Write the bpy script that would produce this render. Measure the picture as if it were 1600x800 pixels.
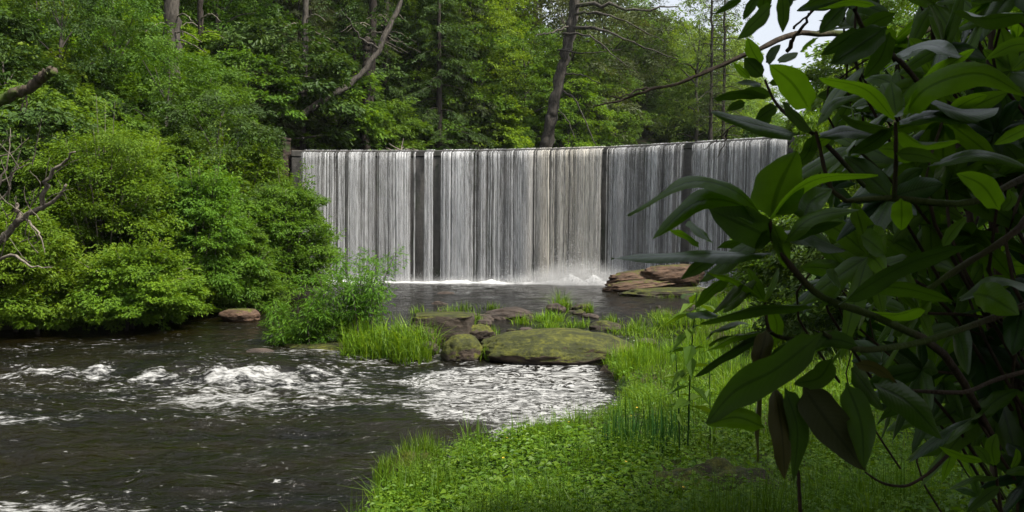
import bpy, bmesh, math, random
import numpy as np
from mathutils import Vector

for o in list(bpy.data.objects):
    bpy.data.objects.remove(o)
scene = bpy.context.scene
COL = scene.collection
R = math.radians
rnd = random.Random(7)

# ---------------------------------------------------------------- camera, sky, sun, exposure
LENS, PITCH, CAMZ = 30.0, 1.5, 2.2
FPX = 1600 * LENS / 36.0
cd = bpy.data.cameras.new('camera')
cam = bpy.data.objects.new('camera', cd); COL.objects.link(cam)
cd.lens = LENS; cd.sensor_width = 36; cd.clip_start = 0.05; cd.clip_end = 2000
cam.location = (0, 0, CAMZ); cam.rotation_euler = (R(90 - PITCH), 0, 0)
cd.dof.use_dof = True; cd.dof.focus_distance = 14.0; cd.dof.aperture_fstop = 18
scene.camera = cam

SUN_EL, SUN_AZ = 56.0, 118.0          # azimuth clockwise from +Y (ahead of the camera) towards +X (right)
w = bpy.data.worlds.new('World'); scene.world = w; w.use_nodes = True
nt = w.node_tree; nt.nodes.clear()
wo = nt.nodes.new('ShaderNodeOutputWorld'); bg = nt.nodes.new('ShaderNodeBackground')
sky = nt.nodes.new('ShaderNodeTexSky'); sky.sky_type = 'NISHITA'; sky.sun_disc = False
sky.sun_elevation = R(SUN_EL); sky.sun_rotation = R(SUN_AZ); sky.air_density = 1.0; sky.dust_density = 3.0
hs = nt.nodes.new('ShaderNodeHueSaturation'); hs.inputs['Saturation'].default_value = 0.45
mixw = nt.nodes.new('ShaderNodeMixRGB'); mixw.inputs[0].default_value = 0.55
mixw.inputs[2].default_value = (6.1, 6.5, 7.1, 1)          # thin bright overcast
nt.links.new(sky.outputs[0], hs.inputs['Color']); nt.links.new(hs.outputs[0], mixw.inputs[1])
nt.links.new(mixw.outputs[0], bg.inputs[0]); bg.inputs[1].default_value = 0.085
nt.links.new(bg.outputs[0], wo.inputs[0])
sl = bpy.data.lights.new('sun', 'SUN'); sl.energy = 5.0; sl.angle = R(6); sl.color = (1, 0.95, 0.86)
so = bpy.data.objects.new('sun', sl); COL.objects.link(so)
sd = Vector((math.sin(R(SUN_AZ)) * math.cos(R(SUN_EL)), math.cos(R(SUN_AZ)) * math.cos(R(SUN_EL)), math.sin(R(SUN_EL))))
so.rotation_euler = sd.to_track_quat('Z', 'Y').to_euler(); so.location = sd * 60
vs = scene.view_settings
vs.view_transform = 'Standard'; vs.look = 'None'; vs.gamma = 1.0; vs.use_curve_mapping = False; vs.exposure = 1.0
scene.render.engine = 'CYCLES'
cy = scene.cycles
cy.max_bounces = 7; cy.diffuse_bounces = 3; cy.glossy_bounces = 3; cy.transmission_bounces = 4
cy.transparent_max_bounces = 14; cy.caustics_reflective = False; cy.caustics_refractive = False
cy.use_denoising = True
cy.sample_clamp_indirect = 6

# ---------------------------------------------------------------- helpers
TH = R(PITCH)
def ray(px, py):
    a, b = (px - 800) / FPX, (400 - py) / FPX
    return np.array([a, math.cos(TH) + b * math.sin(TH), b * math.cos(TH) - math.sin(TH)])
def at(px, py, Y):
    d = ray(px, py); return np.array([0, 0, CAMZ]) + d * (Y / d[1])
def on_level(px, py, z):
    d = ray(px, py); return np.array([0, 0, CAMZ]) + d * ((z - CAMZ) / d[2])

def hash3(ix, iy, iz, seed):
    h = (ix.astype(np.int64) * 374761393 + iy.astype(np.int64) * 668265263 + iz.astype(np.int64) * 2147483647 + seed * 974711) & 0xffffffff
    h = ((h ^ (h >> 13)) * 1274126177) & 0xffffffff
    h = ((h ^ (h >> 16)) * 2246822519) & 0xffffffff
    return ((h ^ (h >> 15)) & 0xffffff) / float(0xffffff)
def vnoise(P, seed=0):
    P = np.asarray(P, float); i = np.floor(P).astype(np.int64); f = P - i; f = f * f * (3 - 2 * f)
    r = 0
    for dx in (0, 1):
        for dy in (0, 1):
            for dz in (0, 1):
                wgt = (f[:, 0] if dx else 1 - f[:, 0]) * (f[:, 1] if dy else 1 - f[:, 1]) * (f[:, 2] if dz else 1 - f[:, 2])
                r = r + wgt * hash3(i[:, 0] + dx, i[:, 1] + dy, i[:, 2] + dz, seed)
    return r
def fbm(P, octv=4, seed=0, gain=0.5):
    P = np.asarray(P, float); a, s, r = 1.0, 0.0, 0
    for k in range(octv):
        r = r + a * (vnoise(P, seed + k) - 0.5); s += a; a *= gain; P = P * 2.03 + 17.1
    return r / s
def fbm2(x, y, scale, octv=4, seed=0, gain=0.5):
    sh = np.shape(x)
    P = np.stack([np.ravel(x) * scale, np.ravel(y) * scale, np.zeros(np.size(x)) + seed * 3.7], 1)
    return fbm(P, octv, seed, gain).reshape(sh)
def sstep(a, b, x):
    t = np.clip((x - a) / (b - a), 0, 1); return t * t * (3 - 2 * t)
def unit(v):
    return v / np.maximum(np.linalg.norm(v, axis=-1, keepdims=True), 1e-9)

class MB:
    """Collects quads and builds them as one mesh object."""
    def __init__(s): s.V, s.F, s.A, s.M, s.n = [], [], [], [], 0
    def add(s, V, F, A=None, mat=0):
        V = np.asarray(V, float).reshape(-1, 3); F = np.asarray(F, np.int64).reshape(-1, 4)
        s.V.append(V); s.F.append(F + s.n); s.M.append(np.full(len(F), mat, np.int32))
        A = np.zeros((len(V), 3)) if A is None else np.broadcast_to(np.asarray(A, float), (len(V), 3))
        s.A.append(A); s.n += len(V)
    def mesh(s, name, mats, smooth=False):
        V = np.concatenate(s.V); F = np.concatenate(s.F); A = np.concatenate(s.A); M = np.concatenate(s.M)
        me = bpy.data.meshes.new(name)
        me.vertices.add(len(V)); me.vertices.foreach_set('co', V.astype(np.float32).ravel())
        me.loops.add(F.size); me.loops.foreach_set('vertex_index', F.astype(np.int32).ravel())
        me.polygons.add(len(F)); me.polygons.foreach_set('loop_start', np.arange(0, F.size, 4, dtype=np.int32))
        me.polygons.foreach_set('loop_total', np.full(len(F), 4, np.int32))
        me.polygons.foreach_set('material_index', M)
        me.polygons.foreach_set('use_smooth', np.full(len(F), bool(smooth)))
        at_ = me.attributes.new('leaf', 'FLOAT_VECTOR', 'POINT'); at_.data.foreach_set('vector', A.astype(np.float32).ravel())
        me.update(calc_edges=True)
        for m in (mats if isinstance(mats, (list, tuple)) else [mats]): me.materials.append(m)
        return me
    def obj(s, name, mats, parent=None, smooth=False, loc=None):
        o = bpy.data.objects.new(name, s.mesh(name, mats, smooth)); COL.objects.link(o)
        if loc is not None: o.location = loc
        if parent is not None: o.parent = parent
        return o

def tag(o, label=None, cat=None, group=None, kind=None):
    if label: o['label'] = label
    if cat: o['category'] = cat
    if group: o['group'] = group
    if kind: o['kind'] = kind
    return o
def empty(name, loc, label, cat, group=None, rz=0.0, sc=1.0):
    o = bpy.data.objects.new(name, None); COL.objects.link(o); o.empty_display_size = 0.2
    o.location = tuple(float(c) for c in loc); o.rotation_euler = (0, 0, rz)
    o.scale = (sc, sc, sc) if np.isscalar(sc) else tuple(sc)
    return tag(o, label, cat, group)
def child(name, me, parent, mat=None):
    o = bpy.data.objects.new(name, me); COL.objects.link(o); o.parent = parent
    if mat is not None and me.materials and me.materials[0] != mat:
        o.material_slots[0].link = 'OBJECT'; o.material_slots[0].material = mat
    return o

def spline(pts, n):
    """Catmull-Rom through pts (rows may carry the radius as a 4th column)."""
    p = np.asarray(pts, float); p = np.vstack([2 * p[0] - p[1], p, 2 * p[-1] - p[-2]])
    t = np.linspace(0, len(p) - 3 - 1e-6, n); k = t.astype(int); u = (t - k)[:, None]
    a, b, c, d = p[k], p[k + 1], p[k + 2], p[k + 3]
    return 0.5 * (2 * b + (c - a) * u + (2 * a - 5 * b + 4 * c - d) * u**2 + (3 * b - a - 3 * c + d) * u**3)
def tube(mb, pts, radii, sides=7, mat=0, rough=0.0, seed=0):
    P = np.asarray(pts, float); n = len(P); r = np.broadcast_to(np.asarray(radii, float), (n,))
    if r[-1] > 0.002:                                     # close the end with a small ring
        P = np.vstack([P, P[-1] + (P[-1] - P[-2]) * 0.04]); r = np.append(r, r[-1] * 0.05); n += 1
    T = unit(np.gradient(P, axis=0)); ref = np.array([0.31, 0.17, 0.93]) if abs(T[0, 2]) < 0.9 else np.array([1.0, 0.1, 0.0])
    X = unit(np.cross(T, ref)); Y = np.cross(T, X)
    a = np.linspace(0, 2 * math.pi, sides, endpoint=False)
    rr = np.repeat(r[:, None], sides, 1)
    if rough:
        g = np.stack(np.meshgrid(np.arange(n) * 0.9, np.arange(sides) * 1.0, indexing='ij'), -1).reshape(-1, 2)
        rr = rr * (1 + rough * 2 * (vnoise(np.c_[g, np.full(len(g), seed + 0.5)], seed).reshape(n, sides) - 0.5))
    V = P[:, None, :] + rr[:, :, None] * (np.cos(a)[None, :, None] * X[:, None, :] + np.sin(a)[None, :, None] * Y[:, None, :])
    i, j = np.meshgrid(np.arange(n - 1), np.arange(sides), indexing='ij'); j2 = (j + 1) % sides
    F = np.stack([i * sides + j, i * sides + j2, (i + 1) * sides + j2, (i + 1) * sides + j], -1).reshape(-1, 4)
    A = np.stack([np.repeat(np.arange(n) / n, sides), np.tile(a / 6.283, n), np.zeros(n * sides)], 1)
    mb.add(V.reshape(-1, 3), F, A, mat)

def leaf_cloud(mb, P, D, N, L, W, tint, mat=0, fold=0.12, droop=0.12):
    """One folded four-cornered leaf per row."""
    n = len(P); D = unit(D); S = unit(np.cross(D, N)); N = np.cross(S, D)
    L = np.broadcast_to(L, (n,))[:, None]; W = np.broadcast_to(W, (n,))[:, None]
    mid = P + D * L * 0.45
    V = np.stack([P, mid + S * W * 0.5 + N * W * fold, P + D * L - N * L * droop, mid - S * W * 0.5 + N * W * fold], 1)
    F = np.arange(n * 4).reshape(n, 4)
    A = np.zeros((n, 4, 3)); A[:, :, 2] = np.asarray(tint)[:, None]; A[:, 1, 0] = 1; A[:, 2, 1] = 1; A[:, 2, 0] = A[:, 0, 0] = 0.5; A[:, (1, 3), 1] = 0.45
    mb.add(V.reshape(-1, 3), F, A.reshape(-1, 3), mat)

# ---------------------------------------------------------------- materials
def new_mat(name):
    m = bpy.data.materials.new(name); m.use_nodes = True
    t = m.node_tree; t.nodes.clear()
    out = t.nodes.new('ShaderNodeOutputMaterial')
    return m, t, out
def nd(t, typ, **kw):
    n = t.nodes.new(typ)
    for k, v in kw.items(): setattr(n, k, v)
    return n
def ramp(t, fac, stops):
    r = nd(t, 'ShaderNodeValToRGB'); e = r.color_ramp.elements
    while len(e) < len(stops): e.new(0.5)
    for i, (p, c) in enumerate(stops): e[i].position = p; e[i].color = (*c, 1) if len(c) == 3 else c
    t.links.new(fac, r.inputs[0]); return r
def noise(t, vec, scale, detail=4, rough=0.55, dist=0.0):
    n = nd(t, 'ShaderNodeTexNoise'); n.inputs['Scale'].default_value = scale; n.inputs['Detail'].default_value = detail
    n.inputs['Roughness'].default_value = rough; n.inputs['Distortion'].default_value = dist
    if vec is not None: t.links.new(vec, n.inputs['Vector'])
    return n
def mth(t, op, a, b=None, c=None, clamp=False):
    n = nd(t, 'ShaderNodeMath', operation=op); n.use_clamp = clamp
    for i, v in enumerate((a, b, c)):
        if v is None: continue
        if isinstance(v, (int, float)): n.inputs[i].default_value = v
        else: t.links.new(v, n.inputs[i])
    return n.outputs[0]
def maprange(t, v, a, b, c=0.0, d=1.0, smooth=True):
    n = nd(t, 'ShaderNodeMapRange'); n.interpolation_type = 'SMOOTHSTEP' if smooth else 'LINEAR'
    for i, x in zip((1, 2, 3, 4), (a, b, c, d)):
        if isinstance(x, (int, float)): n.inputs[i].default_value = x
        else: t.links.new(x, n.inputs[i])
    t.links.new(v, n.inputs[0]); return n.outputs[0]
def mapping(t, vec, scale=(1, 1, 1), rot=(0, 0, 0)):
    m = nd(t, 'ShaderNodeMapping'); m.inputs['Scale'].default_value = scale; m.inputs['Rotation'].default_value = rot
    t.links.new(vec, m.inputs['Vector']); return m.outputs[0]
def mixc(t, fac, a, b, mode='MIX'):
    n = nd(t, 'ShaderNodeMixRGB', blend_type=mode)
    for i, v in zip((0, 1, 2), (fac, a, b)):
        if isinstance(v, (int, float)): n.inputs[i].default_value = v
        elif isinstance(v, tuple): n.inputs[i].default_value = (*v, 1) if len(v) == 3 else v
        else: t.links.new(v, n.inputs[i])
    return n.outputs[0]
def princ(t, col=None, rough=0.6, spec=0.4, normal=None):
    p = nd(t, 'ShaderNodeBsdfPrincipled'); p.inputs['Specular IOR Level'].default_value = spec
    if isinstance(rough, (int, float)): p.inputs['Roughness'].default_value = rough
    else: t.links.new(rough, p.inputs['Roughness'])
    if isinstance(col, tuple): p.inputs['Base Color'].default_value = (*col, 1)
    elif col is not None: t.links.new(col, p.inputs['Base Color'])
    if normal is not None: t.links.new(normal, p.inputs['Normal'])
    return p
def bump(t, h, strength, dist=0.05):
    b = nd(t, 'ShaderNodeBump'); b.inputs['Strength'].default_value = strength; b.inputs['Distance'].default_value = dist
    t.links.new(h, b.inputs['Height']); return b.outputs[0]
def leaf_attr(t):
    a = nd(t, 'ShaderNodeAttribute', attribute_name='leaf'); s = nd(t, 'ShaderNodeSeparateXYZ'); t.links.new(a.outputs['Vector'], s.inputs[0])
    return s.outputs

def foliage_mat(name, dark, mid, light, trans=0.35, rough=0.55, spec=0.2, hue=0.010, val=0.3):
    m, t, out = new_mat(name)
    u, v, tint = leaf_attr(t)
    c = ramp(t, tint, [(0.0, dark), (0.5, mid), (1.0, light)]).outputs[0]
    oi = nd(t, 'ShaderNodeObjectInfo')
    h = nd(t, 'ShaderNodeHueSaturation')
    t.links.new(maprange(t, oi.outputs['Random'], 0, 1, 0.5 - hue, 0.5 + hue, False), h.inputs['Hue'])
    geo = nd(t, 'ShaderNodeNewGeometry')
    big = noise(t, geo.outputs['Position'], 0.35, 2).outputs[0]
    t.links.new(maprange(t, big, 0.3, 0.7, 1 - val * 0.6, 1 + val, False), h.inputs['Value'])
    t.links.new(c, h.inputs['Color'])
    p = princ(t, h.outputs[0], rough, spec)
    tr = nd(t, 'ShaderNodeBsdfTranslucent')
    t.links.new(mixc(t, 1.0, h.outputs[0], (1.25, 1.15, 0.45), 'MULTIPLY'), tr.inputs[0])
    mx = nd(t, 'ShaderNodeMixShader'); mx.inputs[0].default_value = trans
    t.links.new(p.outputs[0], mx.inputs[1]); t.links.new(tr.outputs[0], mx.inputs[2]); t.links.new(mx.outputs[0], out.inputs[0])
    return m
MAT = {}
MAT['maple'] = foliage_mat('fresh_leaf', (0.070, 0.135, 0.010), (0.125, 0.215, 0.012), (0.18, 0.275, 0.016), 0.47)
MAT['green'] = foliage_mat('green_leaf', (0.034, 0.078, 0.008), (0.068, 0.138, 0.012), (0.115, 0.200, 0.016), 0.42)
MAT['dark'] = foliage_mat('dark_leaf', (0.020, 0.044, 0.009), (0.036, 0.075, 0.013), (0.065, 0.110, 0.018), 0.34)
MAT['olive'] = foliage_mat('olive_needle', (0.030, 0.042, 0.016), (0.050, 0.068, 0.024), (0.080, 0.100, 0.034), 0.30, 0.6)
MAT['pale'] = foliage_mat('soft_leaf', (0.080, 0.140, 0.022), (0.125, 0.205, 0.028), (0.18, 0.265, 0.036), 0.45)
MAT['bush'] = foliage_mat('bush_leaf', (0.045, 0.095, 0.008), (0.100, 0.180, 0.011), (0.165, 0.255, 0.016), 0.45)
MAT['willow'] = foliage_mat('willow_leaf', (0.050, 0.120, 0.012), (0.090, 0.185, 0.016), (0.135, 0.24, 0.022), 0.45)
MAT['grass'] = foliage_mat('grass_blade', (0.040, 0.095, 0.006), (0.098, 0.185, 0.009), (0.175, 0.265, 0.014), 0.45, 0.5, 0.25, 0.0, 0.5)
MAT['herb'] = foliage_mat('herb_leaf', (0.034, 0.090, 0.007), (0.080, 0.165, 0.010), (0.14, 0.225, 0.015), 0.42, 0.5, 0.25, 0.0, 0.5)
MAT['reed'] = foliage_mat('reed_blade', (0.020, 0.060, 0.014), (0.034, 0.095, 0.020), (0.06, 0.13, 0.025), 0.35)

def bark_mat(name, a, b, moss=0.0):
    m, t, out = new_mat(name)
    tc = nd(t, 'ShaderNodeTexCoord')
    n1 = noise(t, mapping(t, tc.outputs['Object'], (9, 9, 2.2)), 1.6, 6, 0.65)
    n2 = noise(t, tc.outputs['Object'], 1.2, 4)
    c = ramp(t, n1.outputs[0], [(0.3, a), (0.7, b)]).outputs[0]
    if moss:
        f = maprange(t, n2.outputs[0], 0.62 - moss * 0.3, 0.72 - moss * 0.3)
        c = mixc(t, f, c, (0.05, 0.075, 0.012))
    p = princ(t, c, 0.85, 0.2, bump(t, n1.outputs[0], 0.7, 0.03))
    t.links.new(p.outputs[0], out.inputs[0]); return m
MAT['bark'] = bark_mat('bark', (0.020, 0.017, 0.014), (0.095, 0.084, 0.070))
MAT['bark_dark'] = bark_mat('bark_dark', (0.012, 0.010, 0.008), (0.05, 0.04, 0.032))
MAT['bark_moss'] = bark_mat('bark_moss', (0.018, 0.013, 0.009), (0.10, 0.078, 0.056), 0.38)
MAT['deadwood'] = bark_mat('deadwood', (0.07, 0.058, 0.045), (0.24, 0.21, 0.17))
MAT['twig'] = bark_mat('twig', (0.020, 0.013, 0.008), (0.060, 0.040, 0.024), 0.2)

def rock_mat(name, base_a, base_b, moss):
    m, t, out = new_mat(name)
    tc = nd(t, 'ShaderNodeTexCoord'); geo = nd(t, 'ShaderNodeNewGeometry')
    pos = geo.outputs['Position']
    sep = nd(t, 'ShaderNodeSeparateXYZ'); t.links.new(geo.outputs['Normal'], sep.inputs[0])
    n1 = noise(t, mapping(t, pos, (1, 1, 3.0)), 3.0, 7, 0.65); n2 = noise(t, pos, 3.4, 7, 0.7); n3 = noise(t, pos, 17, 5, 0.8)
    c = ramp(t, n1.outputs[0], [(0.3, base_a), (0.68, base_b)]).outputs[0]
    mc = ramp(t, mth(t, 'ADD', mth(t, 'MULTIPLY', n2.outputs[0], 0.6), mth(t, 'MULTIPLY', n3.outputs[0], 0.4)),
              [(0.38, (0.010, 0.011, 0.003)), (0.5, (0.030, 0.034, 0.004)), (0.62, (0.090, 0.092, 0.008))]).outputs[0]
    f = mth(t, 'ADD', mth(t, 'MULTIPLY', sep.outputs[2], 0.55), mth(t, 'MULTIPLY', n2.outputs[0], 0.9))
    f = maprange(t, f, 1.02 - moss, 1.14 - moss)
    f = mth(t, 'MULTIPLY', f, maprange(t, n3.outputs[0], 0.28, 0.42, 0.55, 1.0))
    col = mixc(t, f, c, mc)
    b1 = bump(t, n1.outputs[0], 0.8, 0.06)
    b = nd(t, 'ShaderNodeBump'); b.inputs['Strength'].default_value = 0.8; b.inputs['Distance'].default_value = 0.025
    t.links.new(n3.outputs[0], b.inputs['Height']); t.links.new(b1, b.inputs['Normal'])
    sp = nd(t, 'ShaderNodeSeparateXYZ'); t.links.new(pos, sp.inputs[0])          # splashed, wet foot of the rock
    wet = maprange(t, mth(t, 'ADD', sp.outputs[2], mth(t, 'MULTIPLY', n2.outputs[0], .12)), -.28, -.12, 1, 0)
    col = mixc(t, wet, col, (.010, .008, .006))
    p = princ(t, col, mth(t, 'MULTIPLY_ADD', wet, -.5, .8), 0.3, b.outputs[0]); t.links.new(p.outputs[0], out.inputs[0]); return m
MAT['rock_moss'] = rock_mat('mossy_rock', (0.016, 0.012, 0.008), (0.10, 0.072, 0.052), 0.54)
MAT['rock_wet'] = rock_mat('wet_rock', (0.012, 0.009, 0.007), (0.065, 0.048, 0.037), -0.06)
MAT['rock_red'] = rock_mat('brown_slab', (0.024, 0.014, 0.008), (0.120, 0.072, 0.045), 0.11)
MAT['rock_half'] = rock_mat('half_mossy_rock', (0.012, 0.009, 0.006), (0.062, 0.047, 0.034), 0.30)

def soil_mat():
    m, t, out = new_mat('soil')
    geo = nd(t, 'ShaderNodeNewGeometry'); pos = geo.outputs['Position']
    n1 = noise(t, pos, 5, 6, 0.7); n2 = noise(t, pos, 0.8, 4)
    c = ramp(t, n1.outputs[0], [(0.3, (0.012, 0.009, 0.006)), (0.7, (0.055, 0.040, 0.026))]).outputs[0]
    c = mixc(t, maprange(t, n2.outputs[0], 0.42, 0.62), c, (0.022, 0.042, 0.010))
    p = princ(t, c, 0.9, 0.2, bump(t, n1.outputs[0], 0.8, 0.06)); t.links.new(p.outputs[0], out.inputs[0]); return m
MAT['soil'] = soil_mat()
def plain(name, col, rough=0.6, spec=0.4, metal=0.0):
    m, t, out = new_mat(name)
    tc = nd(t, 'ShaderNodeTexCoord'); n = noise(t, tc.outputs['Object'], 14, 4)
    c = mixc(t, n.outputs[0], tuple(x * 0.75 for x in col), tuple(min(1, x * 1.25) for x in col))
    p = princ(t, c, rough, spec); p.inputs['Metallic'].default_value = metal
    t.links.new(p.outputs[0], out.inputs[0]); return m

# ---------------------------------------------------------------- the shape of the valley
DAM_H = 6.0
DAM_PTS = np.array([(-10.2, 39.0), (-7.0, 39.05), (-3.0, 38.9), (1.0, 38.2), (4.2, 37.3), (7.3, 35.5), (10.6, 33.4), (13.0, 31.6)])
_dm = spline(DAM_PTS, 400)
_ds = np.r_[0, np.cumsum(np.linalg.norm(np.diff(_dm, axis=0), axis=1))]
def dam_pos(s):
    return np.stack([np.interp(s, _ds, _dm[:, 0]), np.interp(s, _ds, _dm[:, 1])], -1)
def dam_out(s):
    t = unit(dam_pos(np.asarray(s) + 0.15) - dam_pos(np.asarray(s) - 0.15)); return np.stack([t[..., 1], -t[..., 0]], -1)
def dam_y(x): return np.interp(x, _dm[:, 0], _dm[:, 1])
def dam_s_at_px(px):
    """Arc position of the point on the dam that stands in column px."""
    r = _dm[:, 0] / _dm[:, 1] * FPX + 800; return float(np.interp(px, r, _ds))

XL = np.array([(-20, -15), (0, -15), (15, -14.2), (18.5, -13.0), (20, -12.2), (22, -10.0), (24, -8.7), (27, -8.1), (34, -8.9), (39, -10.0), (41, -10.6), (48, -10), (55, -4), (60, 2), (70, 11), (82, 24), (100, 40), (140, 60)], float)
XR = np.array([(-20, -1.0), (0, -1.1), (5, -1.35), (8, -1.15), (9, -0.95), (9.7, -0.55), (10.6, 0.35), (11.5, 1.25), (12.5, 1.65), (14, 1.9), (15.7, 1.65), (16.4, 2.2), (17, 3.3), (18, 4.0), (20, 4.3), (24, 5.2), (28, 5.8), (31, 5.6), (32.2, 6.6), (33.2, 9), (34, 12.6), (38, 15), (46, 18.5), (60, 32), (82, 50), (140, 90)], float)
def wl(x, y):
    x = np.asarray(x, float); y = np.asarray(y, float)
    yy = y + 0.45 * np.sin(x * 0.9 + 0.4) + 0.5 * fbm2(x, x * 0 + 3, 0.6, 3, 5)
    steep = sstep(-1.5, -4.0, x)
    a = np.interp(yy, [0, 15.2, 16.3, 19, 24, 40], [-.42, -.42, -.20, -.12, 0, 0])
    b = np.interp(yy, [0, 14.5, 19, 24, 40], [-.42, -.42, -.14, 0, 0])
    return a * steep + b * (1 - steep)
def ground(x, y):
    x = np.asarray(x, float); y = np.asarray(y, float)
    wig = 0.5 * fbm2(x, y, 0.45, 3, 11) + 0.42 * fbm2(x, y, 1.5, 3, 13)
    xl = np.interp(y, XL[:, 0], XL[:, 1]) + wig; xr = np.interp(y, XR[:, 0], XR[:, 1]) + wig * 0.7
    dl, dr = xl - x, x - xr
    up = sstep(0.2, 1.8, y - (dam_y(x) + 0.0))
    # reservoir side
    lvl = wl(x, y) * (1 - up) + 6.0 * up
    bed = lvl - 0.7 * sstep(0, 2.0, np.minimum(-dl, -dr)) - 0.15
    gl = 0.12 + 0.45 * np.clip(dl, 0, 1.2) + 0.78 * np.clip(dl - 1.2, 0, 26) + 0.25 * np.clip(dl - 27, 0, 60)
    gl_up = 0.25 + 0.42 * np.clip(dl, 0, 40) + 0.1 * np.clip(dl - 40, 0, 60)
    zl = np.where(up > 0, (gl) * (1 - up) + (6 + gl_up) * up, gl + lvl)

    near = sstep(9, 1.5, y)
    gr = 0.10 + 0.055 * np.clip(dr, 0, 6) + 0.20 * np.clip(dr - 5, 0, 20) * sstep(3, 20, y) + near * 0.72 * sstep(0, 1.6, dr) + 0.14 * np.clip(dr - 6, 0, 40)
    gr_up = 0.3 + 0.10 * np.clip(dr, 0, 80)
    zr = (lvl + gr) * (1 - up) + (6 + gr_up) * up
    z = bed
    z = np.where(dl > 0, zl, z); z = np.where(dr > 0, zr, z)
    land = (dl > 0) | (dr > 0)
    z = z + np.where(land, 0.14 * fbm2(x, y, 1.4, 4, 3) * np.clip(np.maximum(dl, dr), 0, 1), 0)
    return z
def ground1(x, y): return float(ground(np.array([x]), np.array([y]))[0])
def shore(x, y):
    """positive on land, metres from the water's edge"""
    wig = 0.5 * fbm2(x, y, 0.45, 3, 11) + 0.42 * fbm2(x, y, 1.5, 3, 13)
    return np.maximum(np.interp(y, XL[:, 0], XL[:, 1]) + wig - x, x - np.interp(y, XR[:, 0], XR[:, 1]) - wig * 0.7)

def grid_mesh(name, xs, ys, zf, mats, smooth=True, attr=None, hole=None):
    X, Y = np.meshgrid(xs, ys, indexing='ij'); Z = zf(X, Y)
    nx, ny = X.shape; i, j = np.meshgrid(np.arange(nx - 1), np.arange(ny - 1), indexing='ij')
    F = np.stack([i * ny + j, (i + 1) * ny + j, (i + 1) * ny + j + 1, i * ny + j + 1], -1).reshape(-1, 4)
    if hole is not None:
        keep = hole(X, Y).reshape(-1); F = F[keep[F].any(1)]
    mb = MB(); A = attr(X, Y).reshape(-1, 3) if attr else None
    mb.add(np.stack([X, Y, Z], -1).reshape(-1, 3), F, A)
    return mb.obj(name, mats, smooth=smooth)
def warp(c, span, n, fine):
    t = np.linspace(-1, 1, n); return c + span * (fine * t + (1 - fine) * t**5)
xs = np.unique(np.r_[warp(-2, 320, 260, 0.085)]); ys = np.r_[np.linspace(-30, -2, 20), np.linspace(-1.5, 44, 240), 44 + 300 * np.linspace(0.004, 1, 110)**2]
tag(grid_mesh('ground', xs, ys, ground, MAT['soil']), kind='structure')

# ---------------------------------------------------------------- river
EDDY = np.array([on_level(px, py, -0.42)[:2] for px, py in [(580, 596), (640, 584), (720, 578), (800, 572), (880, 571), (940, 574), (975, 600), (985, 640), (930, 672), (890, 690), (850, 706), (800, 700), (740, 690), (740, 668), (690, 664), (655, 668), (640, 640), (640, 615)]])
def poly_sd(x, y, P):
    n = len(P); d = np.full(np.shape(x), 1e9); ins = np.zeros(np.shape(x), bool)
    for k in range(n):
        a, b = P[k], P[(k + 1) % n]; e = b - a; wx, wy = x - a[0], y - a[1]
        t = np.clip((wx * e[0] + wy * e[1]) / (e @ e), 0, 1); d = np.minimum(d, np.hypot(wx - t * e[0], wy - t * e[1]))
        c = ((a[1] <= y) & (b[1] > y)) | ((b[1] <= y) & (a[1] > y))
        xi = a[0] + (y - a[1]) / np.where(abs(e[1]) < 1e-9, 1e-9, e[1]) * e[0]
        ins ^= c & (x < xi)
    return np.where(ins, d, -d)
def rapids(x, y):
    yc = 15.3 - 0.45 * np.sin(x * 0.9 + 0.4) - 0.5 * fbm2(x, x * 0 + 3, 0.6, 3, 5)
    k = sstep(-2.2, -4.2, x)
    band = np.exp(-((y - yc - 0.15) / 0.55)**2) * k
    blob = np.exp(-(((x + 4.5) / 1.3)**2 + ((y - 15.0) / 0.9)**2)) + 0.8 * np.exp(-(((x + 5.6) / 0.9)**2 + ((y - 16.2) / 0.5)**2)) + 0.7 * np.exp(-(((x + 5.6) / 0.7)**2 + ((y - 18.2) / 0.4)**2))
    return np.clip(band * (0.62 + 2.5 * fbm2(x, y, 1.3, 3, 31)) + blob * (0.42 + 1.5 * fbm2(x, y, 1.6, 3, 32)), 0, 1)
def water_z(x, y):
    z = wl(x, y); rp = rapids(x, y)
    turb = np.clip(0.35 + rp * 1.6 + 0.8 * sstep(17, 12, y) * sstep(0, -3, x), 0, 1.6)
    calm = sstep(-0.6, 0.5, poly_sd(x, y, EDDY))
    turb = turb * (1 - 0.8 * calm)
    n = fbm2(x * 0.75 + 0.3 * y, y - 0.2 * x, 1.1, 4, 41, 0.6) * 0.16 + fbm2(x * .55 + .15 * y, y, 3.2, 3, 47) * 0.13
    up = rp * (0.05 + 0.30 * np.abs(fbm2(x, y, 2.6, 4, 53, 0.65)))
    return z + n * turb + up
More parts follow.
